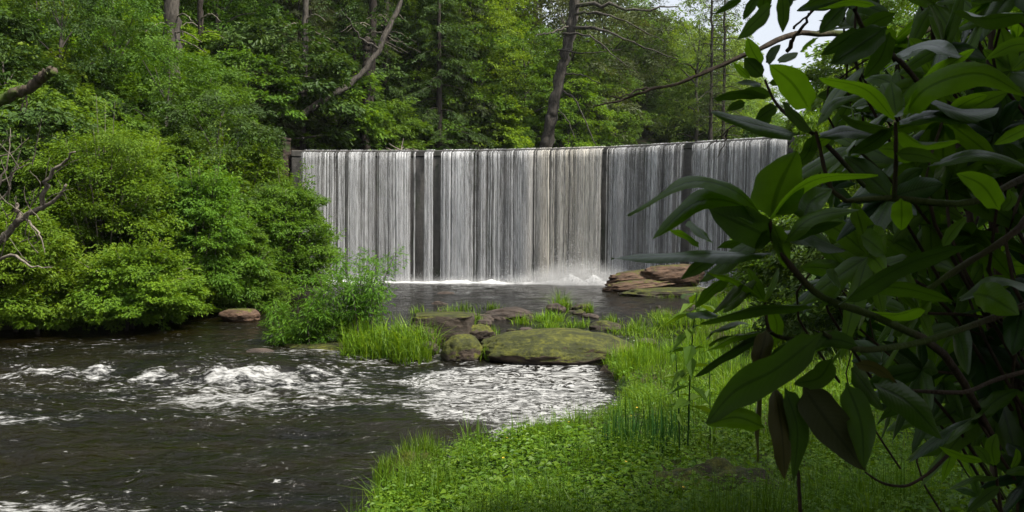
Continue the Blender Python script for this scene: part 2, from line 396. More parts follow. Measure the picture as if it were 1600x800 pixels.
def foam_glint_attr(x, y):
    rp = rapids(x, y)
    f = rp * 1.0
    down = sstep(-0.8, -3.0, x) * sstep(9.5, 14.5, y) * sstep(16.0, 14.8, y)
    f = np.maximum(f, 0.40 * down + 0.32 * down * np.exp(-((x + 3.6) / 2.0)**2))
    e = sstep(-0.35, 0.55, poly_sd(x, y, EDDY) + 0.9 * fbm2(x, y, 0.9, 4, 61))
    dd = (dam_y(x) - y)
    base = sstep(2.0, 0.5, dd + 1.2 * fbm2(x, y, 0.8, 3, 71)) * sstep(45, 35, y * 1.0) * (y > 28)
    sp = 0.34 * sstep(26, 30, y) * sstep(-0.2, 0.25, fbm2(x * 0.35, y, 0.5, 3, 73)) + 0.10 * (y > 24)  # pool specks: the sparkle of small wave facets, painted in foam colour
    f = np.maximum(f, np.maximum(base, sp)); f = np.maximum(f, 0.24 + 0.62 * sstep(-0.04, 0.30, fbm2(x * 0.45 + 0.15 * y, y, 0.75, 4, 77)) * sstep(20, 15, y))  # foam wisps, and sky glints on the ripples painted as pale streaks
    return np.stack([f, e * 0.88, np.zeros_like(f)], -1)
def water_mat():
    m, t, out = new_mat('river_water')
    geo = nd(t, 'ShaderNodeNewGeometry'); pos = geo.outputs['Position']
    fr, ed, _ = leaf_attr(t)
    flow = mapping(t, pos, (0.55, 1.5, 1), (0, 0, R(14)))
    fn = noise(t, flow, 5.5, 8, 0.78, 0.6).outputs[0]
    speck = noise(t, mapping(t, pos, (0.7, 1.3, 1), (0, 0, R(14))), 11, 3, 0.6, 0.3).outputs[0]
    rv = mth(t, 'ADD', mth(t, 'MULTIPLY', fn, 0.72), mth(t, 'MULTIPLY', speck, 0.28))
    thr = mth(t, 'SUBTRACT', 0.665, mth(t, 'MULTIPLY', fr, 0.30))
    foam_glint = maprange(t, rv, thr, mth(t, 'ADD', thr, mth(t, 'MULTIPLY_ADD', fr, 0.20, 0.05)))
    # raft of drifting foam: white flakes parted by dark cracks
    en = noise(t, pos, 0.9, 3, 0.5); wv = nd(t, 'ShaderNodeVectorMath', operation='MULTIPLY_ADD')
    t.links.new(en.outputs['Color'], wv.inputs[0]); wv.inputs[1].default_value = (0.9, 0.9, 0); t.links.new(pos, wv.inputs[2])
    e1 = noise(t, mapping(t, wv.outputs[0], (0.8, 1.3, 1)), 7.4, 7, 0.70, 1.2).outputs[0]
    ethr = mth(t, 'SUBTRACT', 0.86, mth(t, 'MULTIPLY', ed, 0.47))
    foam2 = mth(t, 'MULTIPLY', maprange(t, e1, ethr, mth(t, 'ADD', ethr, 0.13)), maprange(t, fn, .3, .6, .45, 1.0))
    foam = mth(t, 'MAXIMUM', foam_glint, foam2)
    big = noise(t, flow, 0.8, 3).outputs[0]
    wc = ramp(t, big, [(0.35, (0.0018, 0.0015, 0.0003)), (0.65, (0.0068, 0.0050, 0.0010))]).outputs[0]
    b1 = noise(t, mapping(t, pos, (0.8, 1.4, 1), (0, 0, R(14))), 6.5, 5, 0.6, 0.6).outputs[0]
    b0 = noise(t, mapping(t, pos, (0.6, 1.5, 1), (0, 0, R(14))), 2.2, 3, 0.5, 0.8).outputs[0]
    nrm = bump(t, mth(t, 'ADD', mth(t, 'MULTIPLY', b0, 1.6), b1), 0.9, 0.07)
    wat = princ(t, wc, 0.09, 0.5, nrm); wat.inputs['IOR'].default_value = 1.33
    fo = princ(t, mixc(t, speck, (0.25, 0.25, 0.245), (0.50, 0.50, 0.49)), 0.8, 0.2, bump(t, fn, 0.5, 0.04))
    mx = nd(t, 'ShaderNodeMixShader'); t.links.new(mth(t, 'MULTIPLY', foam, 0.92), mx.inputs[0])
    t.links.new(wat.outputs[0], mx.inputs[1]); t.links.new(fo.outputs[0], mx.inputs[2]); t.links.new(mx.outputs[0], out.inputs[0])
    return m
MAT['water'] = water_mat()
xs = np.arange(-17, 14.01, 0.07); ys = np.r_[np.arange(-6, 5, 0.25), np.arange(5, 20, 0.055), np.arange(20, 40.2, 0.1)]
tag(grid_mesh('river_water', xs, ys, water_z, MAT['water'], True, foam_glint_attr, lambda X, Y: (Y < dam_y(X) + 0.35) & (shore(X, Y) < 1.5)), kind='structure')
rs = np.linspace(-16, 60, 40); ry = np.linspace(0, 1, 20)
mb = MB()
Xr, Tr = np.meshgrid(np.linspace(-14, 70, 60), ry, indexing='ij'); Yr = dam_y(Xr) + 0.5 + Tr * 75
i, j = np.meshgrid(np.arange(59), np.arange(19), indexing='ij')
mb.add(np.stack([Xr, Yr, np.full_like(Xr, DAM_H + 0.03)], -1).reshape(-1, 3), np.stack([i * 20 + j, (i + 1) * 20 + j, (i + 1) * 20 + j + 1, i * 20 + j + 1], -1).reshape(-1, 4))
tag(mb.obj('reservoir_water', MAT['water'], smooth=True), kind='structure')

# ---------------------------------------------------------------- the dam and its falling water
def dam_mat():
    m, t, out = new_mat('wet_concrete')
    geo = nd(t, 'ShaderNodeNewGeometry'); pos = geo.outputs['Position']
    n1 = noise(t, mapping(t, pos, (2.2, 2.2, 0.25)), 1.6, 6, 0.65).outputs[0]; n2 = noise(t, pos, 2.5, 6, 0.7).outputs[0]
    c = ramp(t, mth(t, 'ADD', mth(t, 'MULTIPLY', n1, 0.6), mth(t, 'MULTIPLY', n2, 0.4)), [(0.34, (0.012, 0.011, 0.011)), (0.66, (0.095, 0.088, 0.080))]).outputs[0]
    c = mixc(t, maprange(t, noise(t, mapping(t, pos, (1.5, 1.5, .4)), 1.1, 5, .7).outputs[0], .52, .66, 0, .7), c, (.020, .028, .010))
    br = nd(t, 'ShaderNodeTexBrick'); br.inputs['Scale'].default_value = 1.0
    p = princ(t, c, 0.45, 0.4, bump(t, n2, 0.7, 0.05)); t.links.new(p.outputs[0], out.inputs[0]); return m
MAT['dam'] = dam_mat()
S_END = float(_ds[-1])
s0 = dam_s_at_px(457)
ss = np.linspace(s0, S_END, 120)
def dam_strip(mb, prof, ss, rough=0.0):
    """Sweep a profile of (outward, z) along the dam."""
    p = dam_pos(ss); o = dam_out(ss); prof = np.asarray(prof); k = len(prof)
    V = np.stack([p[:, None, 0] + o[:, None, 0] * prof[None, :, 0], p[:, None, 1] + o[:, None, 1] * prof[None, :, 0], np.broadcast_to(prof[None, :, 1], (len(ss), k))], -1)
    if rough: V[..., :2] += (rough * fbm(V.reshape(-1, 3) * 1.7, 4, 9).reshape(len(ss), k))[..., None] * o[:, None, :]
    i, j = np.meshgrid(np.arange(len(ss) - 1), np.arange(k - 1), indexing='ij')
    mb.add(V.reshape(-1, 3), np.stack([i * k + j, (i + 1) * k + j, (i + 1) * k + j + 1, i * k + j + 1], -1).reshape(-1, 4))
    return V
dam = empty('dam', (*dam_pos(S_END / 2), 0), 'curved concrete dam with water pouring over its level crest across the stream', 'dam')
mb = MB(); prof = [(0.30, -1.2)] + [(0.28 - 0.26 * k / 24, -0.6 + 6.3 * k / 24) for k in range(25)]
dam_strip(mb, prof, ss, 0.07)
ob = mb.obj('face', MAT['dam'], smooth=False)
mb = MB(); dam_strip(mb, [(0.0, 5.72), (0.06, 5.74), (0.06, 5.96), (0.0, 6.0), (-1.6, 6.0), (-1.7, 4.8)], ss)
ob2 = mb.obj('crest', MAT['dam'])
for o_ in (ob, ob2):
    o_.parent = dam
    o_.location = -dam.location

def fall_mat(name, ca, cb):
    m, t, out = new_mat(name)
    u, v, rn = leaf_attr(t)
    geo = nd(t, 'ShaderNodeNewGeometry'); pos = geo.outputs['Position']
    edge = mth(t, 'SUBTRACT', 1.0, mth(t, 'POWER', mth(t, 'ABSOLUTE', mth(t, 'MULTIPLY_ADD', u, 2.0, -1.0)), 2.0))
    st = noise(t, mapping(t, pos, (9, 9, 0.55)), 1.5, 5, 0.65).outputs[0]
    fine = noise(t, mapping(t, pos, (34, 34, 0.8)), 1.0, 3, 0.6).outputs[0]
    a = mth(t, 'MULTIPLY', maprange(t, st, 0.30, 0.60, 0.30, 1.1), maprange(t, fine, 0.32, 0.62, 0.30, 1.0))
    a = mth(t, 'MULTIPLY', mth(t, 'MULTIPLY', a, edge), mth(t, 'MULTIPLY_ADD', rn, 0.9, 0.1), clamp=True)
    c = mixc(t, fine, mixc(t, v, ca, (0.50, 0.46, 0.39)), mixc(t, v, cb, (0.88, 0.83, 0.72)))
    d = princ(t, c, 0.35, 0.5); tr = nd(t, 'ShaderNodeBsdfTranslucent'); t.links.new(c, tr.inputs[0])
    mm = nd(t, 'ShaderNodeMixShader'); mm.inputs[0].default_value = 0.35; t.links.new(d.outputs[0], mm.inputs[1]); t.links.new(tr.outputs[0], mm.inputs[2])
    tp = nd(t, 'ShaderNodeBsdfTransparent'); mx = nd(t, 'ShaderNodeMixShader')
    t.links.new(a, mx.inputs[0]); t.links.new(tp.outputs[0], mx.inputs[1]); t.links.new(mm.outputs[0], mx.inputs[2]); t.links.new(mx.outputs[0], out.inputs[0])
    return m
MAT['fall'] = fall_mat('falling_water', (0.46, 0.465, 0.475), (0.84, 0.845, 0.855))
def curtain(pxa, pxb, mat, label, seed, dens=1.0):
    g = np.random.default_rng(seed); sa, sb = dam_s_at_px(pxa), dam_s_at_px(pxb)
    mb = MB(); K = 15
    def strands(n, wmin, wmax, bmin, bmax, off):
        s = g.uniform(sa, sb, n); k_ = g.random(n) < (.03 if wmax < .2 else 0); s[k_] = np.where(g.random(k_.sum()) < .5, sa - g.exponential(.06, k_.sum()), sb + g.exponential(.06, k_.sum())); s = np.sort(s); grp = vnoise(np.c_[s * 2.3, s * 0, s * 0 + seed], 3) * 0.6 + vnoise(np.c_[s * 0.7, s * 0, s * 0 + 9 + seed], 4) * 0.4
        wd = g.uniform(wmin, wmax, n) * (0.5 + grp); br = (bmin + (bmax - bmin) * g.random(n)**1.3) * sstep(-0.15, 0.5, grp) * dens
        pxs = dam_pos(s)[:, 0] / dam_pos(s)[:, 1] * FPX + 800; crm = np.clip(np.exp(-((pxs - 893) / 62)**4) * g.uniform(.35, 1.1, n), 0, 1); br = br * (1 + .35 * crm)
        t = np.linspace(0, 1, K); drop = 6.06 * t**1.25
        out = 0.10 + off + 0.10 * np.minimum(t * 14, 1) + 0.33 * np.sqrt(t) + g.uniform(-0.03, 0.06, n)[:, None] * t
        z = DAM_H + 0.045 - drop
        sw = s[:, None] + 0.05 * (vnoise(np.stack([np.repeat(s * 6, K), np.tile(t * 3, n), np.zeros(n * K)], 1), seed).reshape(n, K) - 0.5) * np.minimum(t * 4, 1)
        hw = wd[:, None] * 0.5 * (0.8 + 0.9 * t[None, :]) * (0.75 + 0.5 * vnoise(np.stack([np.repeat(s * 9, K), np.tile(t * 5, n), np.ones(n * K)], 1), seed + 1).reshape(n, K))
        V = np.zeros((n, K, 3, 3)); A = np.zeros((n, K, 3, 3))
        for q, (du, dv) in enumerate(((-1, 0), (0, 1), (1, 0))):
            sq = np.clip(sw + du * hw, np.minimum(sa, s - .015)[:, None], np.maximum(sb, s + .015)[:, None]); p = dam_pos(sq.ravel()).reshape(n, K, 2); o = dam_out(sq.ravel()).reshape(n, K, 2)
            oo = out + dv * hw * 0.7
            V[:, :, q, :2] = p + o * oo[..., None]; V[:, :, q, 2] = z[None]
            A[:, :, q, 0] = 0.5 + du * 0.5; A[:, :, q, 1] = crm[:, None]; A[:, :, q, 2] = br[:, None]
        # first row lies back on the crest
        p = dam_pos(s); o = dam_out(s); V[:, 0, :, :2] -= (o * 0.45)[:, None, :]; V[:, 0, :, 2] = DAM_H + 0.055
        base = (np.arange(n) * K * 3)[:, None, None]; i, j = np.meshgrid(np.arange(K - 1), np.arange(2), indexing='ij')
        F = np.stack([i * 3 + j, i * 3 + j + 1, (i + 1) * 3 + j + 1, (i + 1) * 3 + j], -1)[None] + base[..., None]
        mb.add(V.reshape(-1, 3), F.reshape(-1, 4), A.reshape(-1, 3))
    Lm = sb - sa
    strands(int(Lm * 17), 0.03, 0.10, 0.10, 1.2, 0.02)
    strands(int(Lm * 9), 0.2, 0.6, 0.04, 0.20, -0.05)
    strands(int(Lm * 14), 0.02, 0.05, 0.5, 1.15, 0.06)
    o = mb.obj('waterfall', mat, smooth=True)
    return tag(o, label, 'waterfall', 'curtains of water falling over the dam')
curtain(472, 644, MAT['fall'], 'wide grey-white curtain of falling water at the left end, behind the island shrub', 101, 0.95)
curtain(664, 680, MAT['fall'], 'narrow ribbon of falling water between two dark dry stripes of the dam', 102, 1.0)
curtain(694, 835, MAT['fall'], 'grey-white curtain of falling water at the middle of the dam, left of the cream one', 103, 1.05)
curtain(836, 944, MAT['fall'], 'cream tinted curtain of falling water, the brightest on the dam', 104, 1.15)
curtain(956, 1069, MAT['fall'], 'grey curtain of falling water right of the cream one, above the brown rock slabs', 105, 0.95)
curtain(1088, 1232, MAT['fall'], 'curtain of falling water at the right end of the dam, partly behind the big leaves', 106, 0.95)

def white_mat():
    m, t, out = new_mat('white_foam')
    geo = nd(t, 'ShaderNodeNewGeometry'); n = noise(t, geo.outputs['Position'], 7, 5, 0.7).outputs[0]
    p = princ(t, mixc(t, n, (0.36, 0.365, 0.37), (0.66, 0.665, 0.67)), 0.8, 0.2, bump(t, n, 0.6, 0.05)); t.links.new(p.outputs[0], out.inputs[0]); return m
MAT['white'] = white_mat()
mb = MB(); sf = np.linspace(dam_s_at_px(478), dam_s_at_px(1160), 420); kk = np.linspace(0, 1, 12)
g = np.random.default_rng(5)
pp = dam_pos(sf); oo = dam_out(sf)
amp = (0.13 + 0.20 * np.exp(-((sf - dam_s_at_px(905)) / 1.5)**2)) * (0.5 + 1.1 * vnoise(np.c_[sf * 1.6, sf * 0, sf * 0], 8))
hh = np.sin(kk * math.pi)[None] * amp[:, None]
wid = 0.75 + 0.45 * vnoise(np.c_[sf * 1.1, sf * 0, sf * 0 + 4], 12)
V = np.zeros((420, 12, 3)); V[..., :2] = pp[:, None] + oo[:, None] * (0.25 + kk[None, :, None] * wid[:, None, None]); V[..., 2] = -0.06 + hh
V[..., 2] += hh * 1.6 * fbm(V.reshape(-1, 3) * 3.5, 4, 15, 0.65).reshape(420, 12)
i, j = np.meshgrid(np.arange(419), np.arange(11), indexing='ij')
mb.add(V.reshape(-1, 3), np.stack([i * 12 + j, (i + 1) * 12 + j, (i + 1) * 12 + j + 1, i * 12 + j + 1], -1).reshape(-1, 4))
# flying droplets above the foam
n = 30000; s_ = np.where(g.random(n) < 0.55, dam_s_at_px(905) + g.normal(0, 1.6, n), g.uniform(sf[0], sf[-1], n))
s_ = np.clip(s_, sf[0], sf[-1]); hgt = g.exponential(1, n) * (0.15 + 0.34 * np.exp(-((s_ - dam_s_at_px(905)) / 1.6)**2))
P = np.c_[dam_pos(s_) + dam_out(s_) * g.uniform(0.35, 1.7, n)[:, None], hgt]
leaf_cloud(mb, P, g.normal(0, 1, (n, 3)), g.normal(0, 1, (n, 3)), g.uniform(0.010, 0.034, n), g.uniform(0.010, 0.03, n), g.random(n))
tag(mb.obj('white_foam', MAT['white'], smooth=True), 'white foam and spray churning along the foot of the dam', 'foam', kind='stuff')

# ---------------------------------------------------------------- plants: prototype meshes
def sprays(g, mb, O, Ax, Nm, sl, lps, ll, lw, spread=0.38, flat=0.25, droop=0.15, tint0=None, lance=False):
    """Fans of leaves: one per row of O (origin), Ax (axis), Nm (upper side)."""
    n = len(O); Ax = unit(Ax); S = unit(np.cross(Ax, Nm)); Nm = np.cross(S, Ax)
    s = g.random((n, lps))**0.8; env = np.sin(np.clip(s * 0.85 + 0.12, 0, 1) * math.pi)**0.7
    lat = g.uniform(-1, 1, (n, lps)) * env * spread
    sl = np.broadcast_to(sl, (n,))[:, None]
    P = O[:, None] + Ax[:, None] * (s * sl)[..., None] + S[:, None] * (lat * sl)[..., None] + Nm[:, None] * ((g.normal(0, 1, (n, lps)) * flat * 0.25 - droop * s**2) * sl)[..., None]
    ang = np.sign(lat) * g.uniform(0.2, 1.2, (n, lps))
    D = Ax[:, None] * np.cos(ang)[..., None] + S[:, None] * np.sin(ang)[..., None] + g.normal(0, 0.22, (n, lps, 3)) - np.array([0, 0, 0.25])
    N = Nm[:, None] + g.normal(0, 0.38, (n, lps, 3))
    tint = np.clip((g.random((n, 1)) if tint0 is None else tint0[:, None]) * 0.6 + g.random((n, lps)) * 0.4, 0, 1)
    k = n * lps
    leaf_cloud(mb, P.reshape(k, 3), D.reshape(k, 3), N.reshape(k, 3), g.uniform(0.65, 1.2, k) * ll, g.uniform(0.7, 1.15, k) * lw, tint.ravel())

def broad_proto(seed, Rr=3.0, H=7.5, z0=1.0, nl=30, spl=13, lps=40, ll=0.17, lw=0.10, shape='oval', trunk_r=0.16, sl=1.0, name='broadleaf', lob=(0.24, 0.42), reach=(0.45, 0.85)):
    g = np.random.default_rng(seed); mbc, mbt = MB(), MB(); tops = []
    O, A, N, T = [], [], [], []
    for k in range(nl):
        t = (k + 0.5) / nl; a = k * 2.39996 + g.normal(0, 0.35)
        env = {'oval': np.sin((t * 0.82 + 0.14) * math.pi)**0.75, 'dome': math.sqrt(max(0.05, 1 - (t * 0.97)**2)), 'cone': 1.02 - t * 0.92}[shape]
        r = Rr * env * g.uniform(*reach); c = np.array([r * math.cos(a), r * math.sin(a), z0 + t * H + g.normal(0, 0.12 * H / 7)])
        lr = Rr * g.uniform(*lob); tops.append((c, t))
        u = unit(g.normal(0, 1, (spl, 3)) + np.array([math.cos(a) * 0.5, math.sin(a) * 0.5, 0.5])); u[:, 2] *= 0.6
        o = c + u * lr * g.uniform(0.35, 1.0, (spl, 1))
        ax = np.c_[u[:, :2] + np.array([math.cos(a), math.sin(a)]) * 0.5, g.uniform(-0.35, 0.25, spl)]
        O.append(o); A.append(ax); N.append(np.c_[g.normal(0, 0.35, (spl, 2)) + u[:, :2] * 0.25, np.ones(spl)]); T.append(np.clip(g.uniform(0.1, 0.9) * 0.6 + g.random(spl) * 0.5, 0, 1))
    sprays(g, mbc, np.concatenate(O), np.concatenate(A), np.concatenate(N), g.uniform(0.7, 1.25, nl * spl) * sl, lps, ll, lw, tint0=np.concatenate(T))
    zz = np.linspace(-0.4, z0 + H * 0.93, 9); wob = g.normal(0, 0.05 * Rr, (9, 2)); wob[0] = 0
    P = np.c_[np.cumsum(wob, 0) * 0.6, zz]; tube(mbt, P, np.linspace(trunk_r, 0.02, 9), 8, rough=0.2)
    for c, t in tops[::2]:
        zb = z0 + max(0, (c[2] - z0)) * 0.72 - 0.1; b = np.array([np.interp(zb, zz, P[:, 0]), np.interp(zb, zz, P[:, 1]), zb])
        tube(mbt, spline([b, (b + c) / 2 + [0, 0, 0.12 * Rr * g.uniform(-0.2, 0.8)], c], 6), np.linspace(trunk_r * 0.32, 0.012, 6), 5)
    return mbc.mesh(name + '_crown', MAT['green']), mbt.mesh(name + '_trunk', MAT['bark'], True)

def hemlock_proto(seed, H=13.0, Rr=2.8, z0=0.8, nb=95, ll=0.16, lw=0.055, name='hemlock', dens=1.0):
    g = np.random.default_rng(seed); mbc, mbt = MB(), MB()
    P = np.c_[np.zeros(8), np.zeros(8), np.linspace(-0.4, H, 8)]; tube(mbt, P, np.linspace(0.22, 0.02, 8), 8, rough=0.2)
    O, A, N, SL, T = [], [], [], [], []
    for k in range(nb):
        t = ((k + g.random()) / nb); a = g.uniform(0, 6.283); L = Rr * (1.05 - t)**0.75 * g.uniform(0.6, 1.1); z = z0 + t * (H - z0)
        d = np.array([math.cos(a), math.sin(a), 0]); q = np.linspace(0, 1, 6)[:, None]
        path = np.array([0, 0, z]) + d * L * q + np.array([0, 0, 1]) * L * (0.12 * q - 0.42 * q**2)
        tube(mbt, path, np.linspace(0.035 * (1.1 - t), 0.006, 6), 4)
        m = int(9 * dens); qq = g.uniform(0.2, 1, m); pt = np.stack([np.interp(qq, q[:, 0], path[:, c]) for c in range(3)], 1)
        side = g.choice([-1, 1], m)[:, None]; S = np.array([-d[1], d[0], 0])
        O.append(pt); A.append(d * 0.8 + S * side * g.uniform(0.2, 1.0, (m, 1)) - np.array([0, 0, 1]) * g.uniform(0.1, 0.5, (m, 1)))
        N.append(np.tile([0, 0, 1.0], (m, 1)) + g.normal(0, 0.2, (m, 3))); SL.append(g.uniform(0.45, 0.9, m)); T.append(np.clip(g.normal(0.45, 0.25) + g.normal(0, 0.15, m), 0, 1))
    sprays(g, mbc, np.concatenate(O), np.concatenate(A), np.concatenate(N), np.concatenate(SL), int(26), ll, lw, spread=0.22, flat=0.15, droop=0.3, tint0=np.concatenate(T))
    return mbc.mesh(name + '_crown', MAT['olive']), mbt.mesh(name + '_trunk', MAT['bark_dark'], True)

PB = [broad_proto(20 + k, name='broadleaf') for k in range(3)]                                          # layered broadleaf, about 8.5 m
PS = [broad_proto(40 + k, 1.5, 2.4, 0.1, 20, 13, 40, 0.15, 0.075, 'dome', 0.06, 0.62, 'shrub') for k in range(3)]     # rounded shrub, about 2.6 m
PH = [hemlock_proto(60 + k) for k in range(2)]
PC = [broad_proto(70 + k, 2.6, 11, 0.6, 34, 12, 40, 0.17, 0.10, 'cone', 0.2, 0.9, 'tall_broadleaf') for k in range(2)]

placed = []
def plant(kind, proto, x, y, sc, leafmat, label, cat, group, rz=None, dz=-0.1, trunk=None, sz=1.0):
    r = rnd.uniform(0, 6.283) if rz is None else rz
    o = empty(kind, (x, y, ground1(x, y) + dz), label, cat, group, r, (sc, sc, sc * sz))
    child('trunk' if 'tree' in kind else 'stems', proto[1], o, trunk); child('crown' if 'tree' in kind else 'foliage', proto[0], o, leafmat)
    placed.append((x, y, sc)); return o
def zone(n, pxr, Yr, kind, protos, scr, mats, label, cat, group, seed, mind=1.2, sz=(0.9, 1.15), trunk=None, pmats=None):
    g = random.Random(seed); pts = []; tries = 0
    while len(pts) < n and tries < n * 60:
        tries += 1
        px = g.uniform(*pxr); Y = Yr[0] + (Yr[1] - Yr[0]) * g.random()
        x = (px - 800) / FPX * Y
        if shore(np.array([x]), np.array([Y]))[0] < 0.4: continue
        if any((x - a)**2 + (Y - b)**2 < mind**2 for a, b in pts): continue
        pts.append((x, Y))
        plant(kind, g.choice(protos), x, Y, g.uniform(*scr), MAT[g.choice(mats)], label, cat, group, g.uniform(0, 6.28), sz=g.uniform(*sz), trunk=trunk)

# left slope: understory, then trees over it
zone(34, (-60, 420), (23.5, 33), 'shrub', PS, (0.8, 1.25), ['green', 'dark', 'green', 'bush'], 'leafy green shrub in the thicket on the left slope behind the waterside bushes', 'shrub', 'thicket shrubs on the lower left slope', 1, 1.3)
zone(34, (-60, 430), (33, 46), 'shrub', PS, (1.0, 1.7), ['green', 'dark', 'maple', 'green'], 'leafy shrub high in the thicket on the left slope', 'shrub', 'thicket shrubs on the upper left slope', 2, 1.8)
zone(11, (-40, 400), (28, 40), 'understory_tree', PB, (0.50, 0.75), ['green', 'green', 'maple', 'dark'], 'small green broadleaf tree among the shrubs on the left slope', 'tree', 'small trees on the left slope', 3, 2.5)
zone(22, (-160, 430), (44, 66), 'broadleaf_tree', PB, (0.95, 1.45), ['green', 'dark', 'green', 'maple', 'olive'], 'leafy broadleaf tree high on the left slope', 'tree', 'big trees on the upper left slope', 4, 3.2)
# behind the dam
zone(9, (445, 640), (49, 62), 'hemlock_tree', PH, (0.85, 1.2), ['olive', 'dark'], 'dull olive hemlock tree behind the left end of the dam', 'tree', 'hemlocks behind the left end of the dam', 5, 2.4)
zone(7, (590, 790), (53, 66), 'hemlock_tree', PH, (0.9, 1.3), ['dark', 'olive'], 'dark hemlock tree in the wood behind the middle of the dam', 'tree', 'hemlocks behind the middle of the dam', 6, 2.6)
zone(8, (560, 700), (58, 74), 'broadleaf_tree', PB, (1.0, 1.5), ['maple', 'maple', 'green'], 'fresh green broadleaf tree among hemlocks behind the dam', 'tree', 'broadleaf trees among the hemlocks', 7, 3.2)
zone(12, (690, 900), (54.5, 70), 'maple_tree', PC + PB, (0.85, 1.35), ['maple', 'maple', 'green'], 'bright yellow-green maple tree behind the middle of the dam', 'tree', 'bright maples behind the middle of the dam', 8, 2.6)
zone(26, (470, 930), (49.5, 66), 'shrub', PS, (0.9, 1.7), ['green', 'maple', 'maple', 'dark'], 'low leafy shrub on the far shore just above the dam crest', 'shrub', 'shrubs on the far shore behind the dam', 9, 1.6)
zone(7, (880, 1010), (62, 84), 'broadleaf_tree', PB, (0.9, 1.25), ['pale', 'maple', 'maple', 'green'], 'soft green tree behind the leaning pine', 'tree', 'trees behind the leaning pine', 10, 3)
zone(12, (975, 1130), (80, 112), 'broadleaf_tree', PB, (1.15, 1.6), ['pale', 'pale', 'maple', 'green'], 'pale green broadleaf tree far off beyond the right half of the dam', 'tree', 'far pale trees beyond the dam', 11, 3.6)
zone(12, (940, 1260), (84, 110), 'shrub', PS, (1.6, 2.4), ['green', 'pale', 'green'], 'round green bush on the far shore beyond the right half of the dam', 'bush', 'bushes on the far right shore', 12, 2.4)
zone(26, (-250, 960), (66, 96), 'broadleaf_tree', PB + PC, (1.5, 2.1), ['green', 'dark', 'green', 'olive'], 'tall broadleaf tree at the back of the wooded hill', 'tree', 'tall trees at the back of the hill', 13, 4.5)
# right bank behind the rhododendron
zone(12, (1300, 1750), (13, 24), 'shrub', PS, (0.7, 1.1), ['green', 'dark', 'maple'], 'green shrub seen in glimpses behind the dark rhododendron', 'shrub', 'shrubs behind the rhododendron', 14, 1.4)
zone(9, (1440, 1900), (24, 44), 'broadleaf_tree', PB, (0.8, 1.2), ['green', 'maple', 'dark'], 'green tree seen in glimpses through the dark rhododendron', 'tree', 'trees behind the rhododendron', 15, 2.6)

zone(7, (1245, 1420), (24, 31), 'shrub', PS, (0.9, 1.3), ['maple', 'green', 'bush'], 'bright green shrub on the right bank in front of the right end of the dam', 'shrub', 'shrubs by the right end of the dam', 16, 1.5)
zone(7, (1270, 1450), (36, 52), 'shrub', PS, (1.3, 1.9), ['green', 'maple', 'pale'], 'leafy shrub above the right end of the dam, under the sky gap', 'shrub', 'shrubs above the right end of the dam', 17, 1.8)
zone(13, (1135, 1420), (86, 120), 'broadleaf_tree', PB, (0.75, 1.15), ['pale', 'green', 'maple'], 'low pale tree on the far hill below the sky gap', 'tree', 'low trees below the sky gap', 19, 3)
zone(10, (1150, 1420), (84, 105), 'shrub', PS, (1.6, 2.4), ['pale', 'green'], 'bush on the far hill below the sky gap', 'bush', 'bushes below the sky gap', 21, 2.5)
zone(3, (1330, 1480), (46, 60), 'broadleaf_tree', PB, (0.8, 1.0), ['green', 'maple'], 'green tree above the right end of the dam, seen through big leaves', 'tree', 'trees above the right end of the dam', 18, 2.6)
for x_, y_, s_, m_, lab in [(-11.2, 43.5, 2.3, 'dark', 'big dark drooping bush under the crooked bare trunk'), (-10.0, 47.5, 2.0, 'green', 'leafy mound of a bush at the water behind the left end of the dam'), (-12.8, 41.6, 1.2, 'olive', 'dull green shrub on top of the old stone wall'), (-7.6, 50.5, 1.6, 'green', 'low green bush hanging over the far water, left of the hemlocks')]:
    plant('overhanging_shrub', PS[0 if s_ > 2 else 1], x_, y_, s_, MAT[m_], lab, 'bush', None)
for px_, Y_, z_, lab in [(1296, 31.0, 2.3, 'tall narrow bush hiding the right end block of the dam'), (1345, 29.5, 2.1, 'tall bush just right of the one hiding the right end of the dam')]:
    plant('bank_shrub', PS[2], (px_ - 800) / FPX * Y_, Y_, 1.0, MAT['maple'], lab, 'shrub', None, 1.0, sz=z_)
